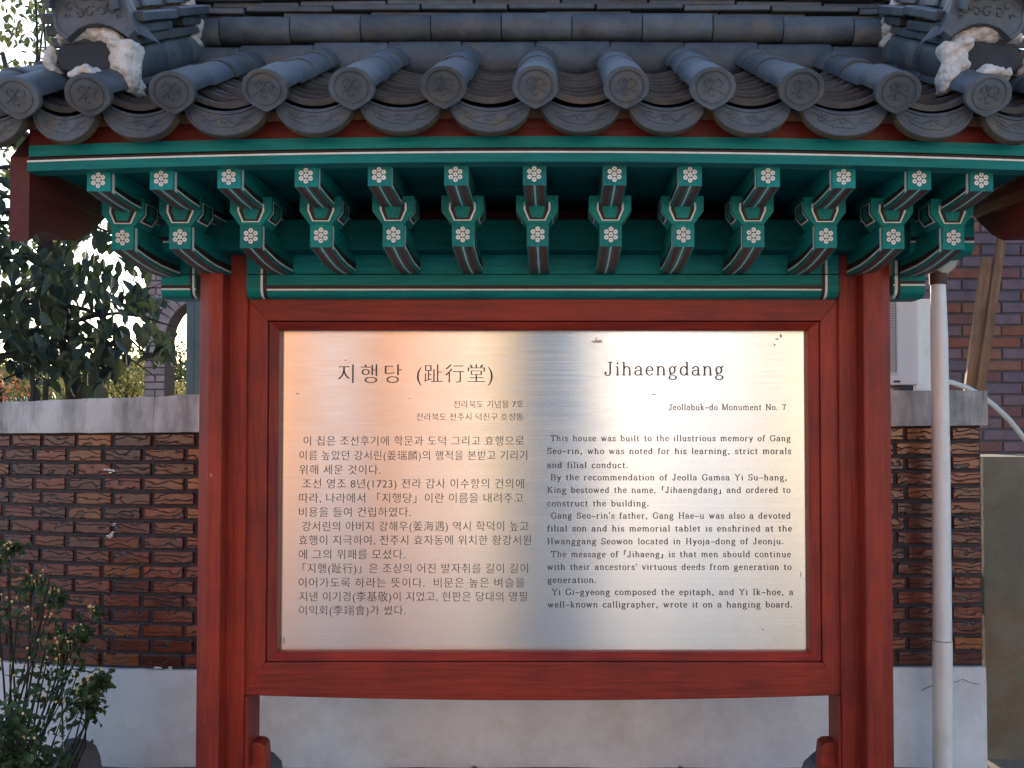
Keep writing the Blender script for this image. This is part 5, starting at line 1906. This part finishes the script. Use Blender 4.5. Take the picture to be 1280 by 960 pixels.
# ---- flowering shrubs in front of the wall
def shrub(name, label, base, clumps, nleaf, seed, nfl, size=.030, stems=8):
    r = random.Random(seed)
    t = thing(name, label, 'shrub', tuple(base))
    b = MB(); tips = []
    for (c_, rad) in clumps:
        for _ in range(max(2, stems // len(clumps))):
            tip = c_ + Vector((r.gauss(0, rad * .6), r.gauss(0, rad * .6), r.gauss(rad * .3, rad * .4)))
            bs = base + Vector((r.gauss(0, .02), r.gauss(0, .02), -.02))
            mid = bs.lerp(tip, .5) + Vector((r.gauss(0, .03), r.gauss(0, .02), -.02))
            b.tube([bs, bs.lerp(mid, .5) + Vector((r.gauss(0, .008), 0, 0)), mid, mid.lerp(tip, .6), tip], [.006, .005, .004, .003, .002], 5)
            tips.append(tip)
    PP(b.build('stem', M_stem), t)
    pts, fl = [], []
    for (c_, rad) in clumps:
        for _ in range(nleaf // len(clumps)):
            q = Vector((r.gauss(0, .55), r.gauss(0, .55), r.gauss(0, .55))) * rad
            p = c_ + q
            if noise.noise(p * 14 + Vector((seed, 0, 0))) > -.15: pts.append(p)
        for _ in range(nfl // len(clumps)):
            a = r.uniform(0, 2 * math.pi)
            fl.append(c_ + Vector((math.cos(a) * rad * r.uniform(.1, 1.0), -rad * r.uniform(0, .6), rad * r.uniform(.2, 1.15))))
    lobed = leaf_shape(1, .85, .2, .2, 3)
    leaf_cloud('foliage', pts, size, M_leaf_sh, seed, t, lobed, droop=.4)
    b = MB()
    for p in fl:
        s = r.uniform(.0035, .0065)
        n = 7
        d = Vector((r.gauss(0, .4), -1, r.gauss(.3, .4))).normalized()
        x_ = d.cross(Vector((0, 0, 1))).normalized(); y_ = d.cross(x_)
        b.add([p + d * s * .6] + [p + (x_ * math.cos(2 * math.pi * k / n) + y_ * math.sin(2 * math.pi * k / n)) * s for k in range(n)], [(0, k + 1, (k + 1) % n + 1) for k in range(n)])
        if r.random() < .6:
            b.tube([p - d * .004, p - d * .01 + Vector((0, 0, -.04))], .0009, 3)
    o = PP(b.build('flowers', M_yellow), t); o['kind'] = 'stuff'
    return t


YS = 4.0
shrub('flowering_shrub', 'small shrub with yellow flowers leaning right against the whitewashed base', Vector((WX(72, YS), YS, 0)),
      [(W(100, 868, YS), .075), (W(84, 880, YS), .07), (W(118, 858, YS), .055), (W(112, 882, YS), .05), (W(128, 845, YS), .03)], 520, 51, 34)
shrub('flowering_shrub', 'tall straggly shrub with tiny yellow buds in front of the brick wall', Vector((WX(20, 4.08), 4.08, 0)),
      [(W(30, 850, 4.08), .12), (W(62, 850, 4.08), .10), (W(60, 790, 4.08), .10), (W(15, 760, 4.08), .09), (W(45, 730, 4.08), .06), (W(84, 812, 4.08), .07), (W(100, 790, 4.08), .04),
       (W(70, 745, 4.08), .03), (W(118, 765, 4.08), .025), (W(0, 700, 4.08), .06), (W(14, 690, 4.08), .04), (W(70, 822, 4.08), .09)], 900, 52, 90, stems=30)
shrub('low_leafy_shrub', 'low dark leafy shrub at the bottom left corner', Vector((WX(20, 3.75), 3.75, 0)),
      [(W(20, 930, 3.75), .14), (W(-10, 920, 3.75), .12), (W(45, 955, 3.75), .12)], 1300, 53, 14, stems=14)
# boulder and rubble
def boulder(c, r3, seed, mat, name, label, n=2):
    bm = bmesh.new(); bmesh.ops.create_icosphere(bm, subdivisions=n + 1, radius=1)
    for v in bm.verts:
        k = 1 + .18 * noise.noise(v.co * 1.6 + Vector((seed, 0, 0))) + .06 * noise.noise(v.co * 5 + Vector((seed, 0, 0)))
        v.co = Vector((c[0] + v.co.x * r3[0] * k, c[1] + v.co.y * r3[1] * k, c[2] + v.co.z * r3[2] * k))
    me = bpy.data.meshes.new(name); bm.to_mesh(me); bm.free()
    me.materials.append(mat); me.polygons.foreach_set('use_smooth', [True] * len(me.polygons))
    o = bpy.data.objects.new(name, me); COL.objects.link(o)
    o['label'] = label; o['category'] = 'stone'
    return o


p = W(93, 968, 4.1)
boulder((p.x, 4.12, .06), (.10, .09, .17), 2, M_stone, 'boulder', 'dark rounded boulder under the flowering shrub')
b = MB()
rb = random.Random(4)
for k in range(90):
    X = rb.uniform(WX(250, 4.38), WX(1110, 4.38)); y = rb.uniform(4.14, 4.37)
    s = rb.uniform(.006, .016)
    z_ = .02 * max(0, (y - 4.2) / .17) * (.5 + .5 * noise.noise(Vector((X * 4, 0, 0)))) + s * .3
    M = Matrix.Translation((X, y, z_)) @ Matrix.Rotation(rb.uniform(0, 3), 4, 'Z') @ Matrix.Rotation(rb.uniform(-1, 1), 4, 'X')
    b.box(-s, s, -s * .7, s * .7, -s * .5, s * .5, M=M)
o = b.build('rubble', brick_matte('red_rubble', [(.22, .10, .08), (.18, .12, .10), (.3, .2, .17)])); o['kind'] = 'stuff'
b = MB()
rows = []
for j in range(7):
    rows.append([(x_, 4.10 + .29 * j / 6, -.004 + .018 * (j / 6) ** 1.5 * (.7 + .5 * noise.noise(Vector((x_ * 3, j * .3, 0))))) for x_ in [-4 + .1 * i for i in range(60)]])
b.grid(rows)
o = b.build('soil_bank', M_soil, smooth=True); o['kind'] = 'structure'


# ------------------------------------------------------------------ the street behind the photographer (mirrored in the plate)
def back_house(x0, x1, yf, h, wallm, roofm, winx, lab, name='street_house'):
    t = thing(name, lab, 'house', ((x0 + x1) / 2, yf - 3, 0))
    b = MB(); b.box(x0, x1, yf - 6, yf, 0, h); PP(b.build('wall', wallm), t)
    b = MB(); b.prism([(yf + .45, h + .002), (yf - 6.4, h + .002), (yf - 3, h + 1.5)], 'x', x0 - .3, x1 + .3); PP(b.build('roof', roofm), t)
    for (a, w_, z0_, z1_) in winx:
        b = MB(); b.box(a, a + w_, yf + .002, yf + .05, z0_, z1_); f = PP(b.build('window', M_frame), t)
        b = MB(); b.box(a + .07, a + w_ / 2 - .03, yf + .051, yf + .055, z0_ + .07, z1_ - .07); b.box(a + w_ / 2 + .03, a + w_ - .07, yf + .051, yf + .055, z0_ + .07, z1_ - .07)
        o = b.build('pane', M_glass); o.parent = f
    return t


M_frame = mk('white_window_frame', (.6, .6, .58), rough=.5)
M_glass = mk('dark_window_glass', (.03, .04, .05), rough=.08, spec=.8)
M_wall_p = mk('peach_render', (.70, .36, .17), (.60, .29, .13), rough=.9, scale=.8)
M_wall_o = mk('orange_render', (.66, .30, .10), (.54, .24, .08), rough=.9, scale=.8)
M_wall_c = mk('cream_render', (.70, .60, .46), (.62, .53, .40), rough=.9, scale=.8)
M_wall_s = mk('streak_blue_render', (.035, .085, .17), (.03, .07, .14), rough=.9, scale=.8)
M_wall_g = mk('pale_grey_render', (.52, .57, .66), (.44, .49, .56), rough=.9, scale=.8)
M_wall_y = mk('yellow_render', (.72, .50, .20), (.62, .42, .16), rough=.9, scale=.8)
M_wall_w = mk('white_render', (.74, .70, .70), (.68, .65, .66), rough=.9, scale=.8)
b = MB()
rows = [[(-30 + 2 * i, -8.0 + (10.2 * j / 6), .004) for i in range(31)] for j in range(7)]
b.grid(rows)
o = b.build('bounce_pavement', mk('pale_bounce_paving', (.50, .47, .43), (.40, .38, .35), rough=.9, scale=2.5)); o['kind'] = 'structure'  # pale ground added to brighten and warm the plate's lower reflection
back_house(-9.5, -3.0, -9.0, 6.3, M_wall_p, M_tile_old, [(-8.6, 1.2, 1, 2.2), (-6.2, 1.2, 1, 2.2), (-8.6, 1.2, 4, 5.2), (-6.2, 1.2, 4, 5.2)], 'peach rendered house across the street, behind the camera')
back_house(-2.9, -.95, -9.6, 6.9, M_wall_o, M_tile_old, [(-2.7, .7, 1, 2.2)], 'narrow orange rendered house across the street, behind the camera')
back_house(-.74, .50, -10.2, 7.2, M_wall_s, M_tile_old, [(-.4, .5, 1, 2.2)], 'added narrow slate blue house behind the camera, for the blue band mirrored in the plate')  # added in the sky gap to give the plate its dark blue band
back_house(.62, 3.5, -9.3, 6.0, M_wall_w, M_tile_old, [(2.2, 1.0, 1, 2.2)], 'white rendered house across the street, behind the camera')
back_house(3.7, 11.0, -9.0, 5.6, M_wall_c, M_tile_old, [(6.5, 1.3, 1, 2.2), (6.5, 1.3, 3.7, 4.9)], 'cream rendered house across the street, behind the camera')
for (x, w_, m_, h_, lab) in ((-4.25, .34, M_wall_o, 5.6, 'added orange reflection pillar before the peach house behind the camera'),
                            (-3.4, .30, M_wall_g, 5.6, 'added pale grey reflection pillar before the peach house behind the camera'), (-2.0, .16, M_wall_g, 5.6, 'added thin pale grey reflection pillar before the orange house behind the camera'),
                            (-1.28, .26, M_wall_w, 6.0, 'added white reflection pillar at the open corner of the orange house behind the camera'), (-.88, .28, M_wall_y, 6.0, 'added yellow reflection pillar beside the open gap behind the camera'),
                            (2.3, .40, M_wall_g, 5.6, 'added wide pale grey reflection pillar before the white house behind the camera')):
    b = MB(); b.box(x - w_ / 2, x + w_ / 2, -8.2, -8.2 + w_, 0, h_, c=.01); b.box(x - w_ / 2 - .04, x + w_ / 2 + .04, -8.24, -8.16 + w_, h_ + .001, h_ + .08, c=.01)
    o = b.build('reflection_pillar', m_)  # unseen pillars added to draw vertical stripes in the plate's reflection
    o['label'] = lab; o['category'] = 'pillar'
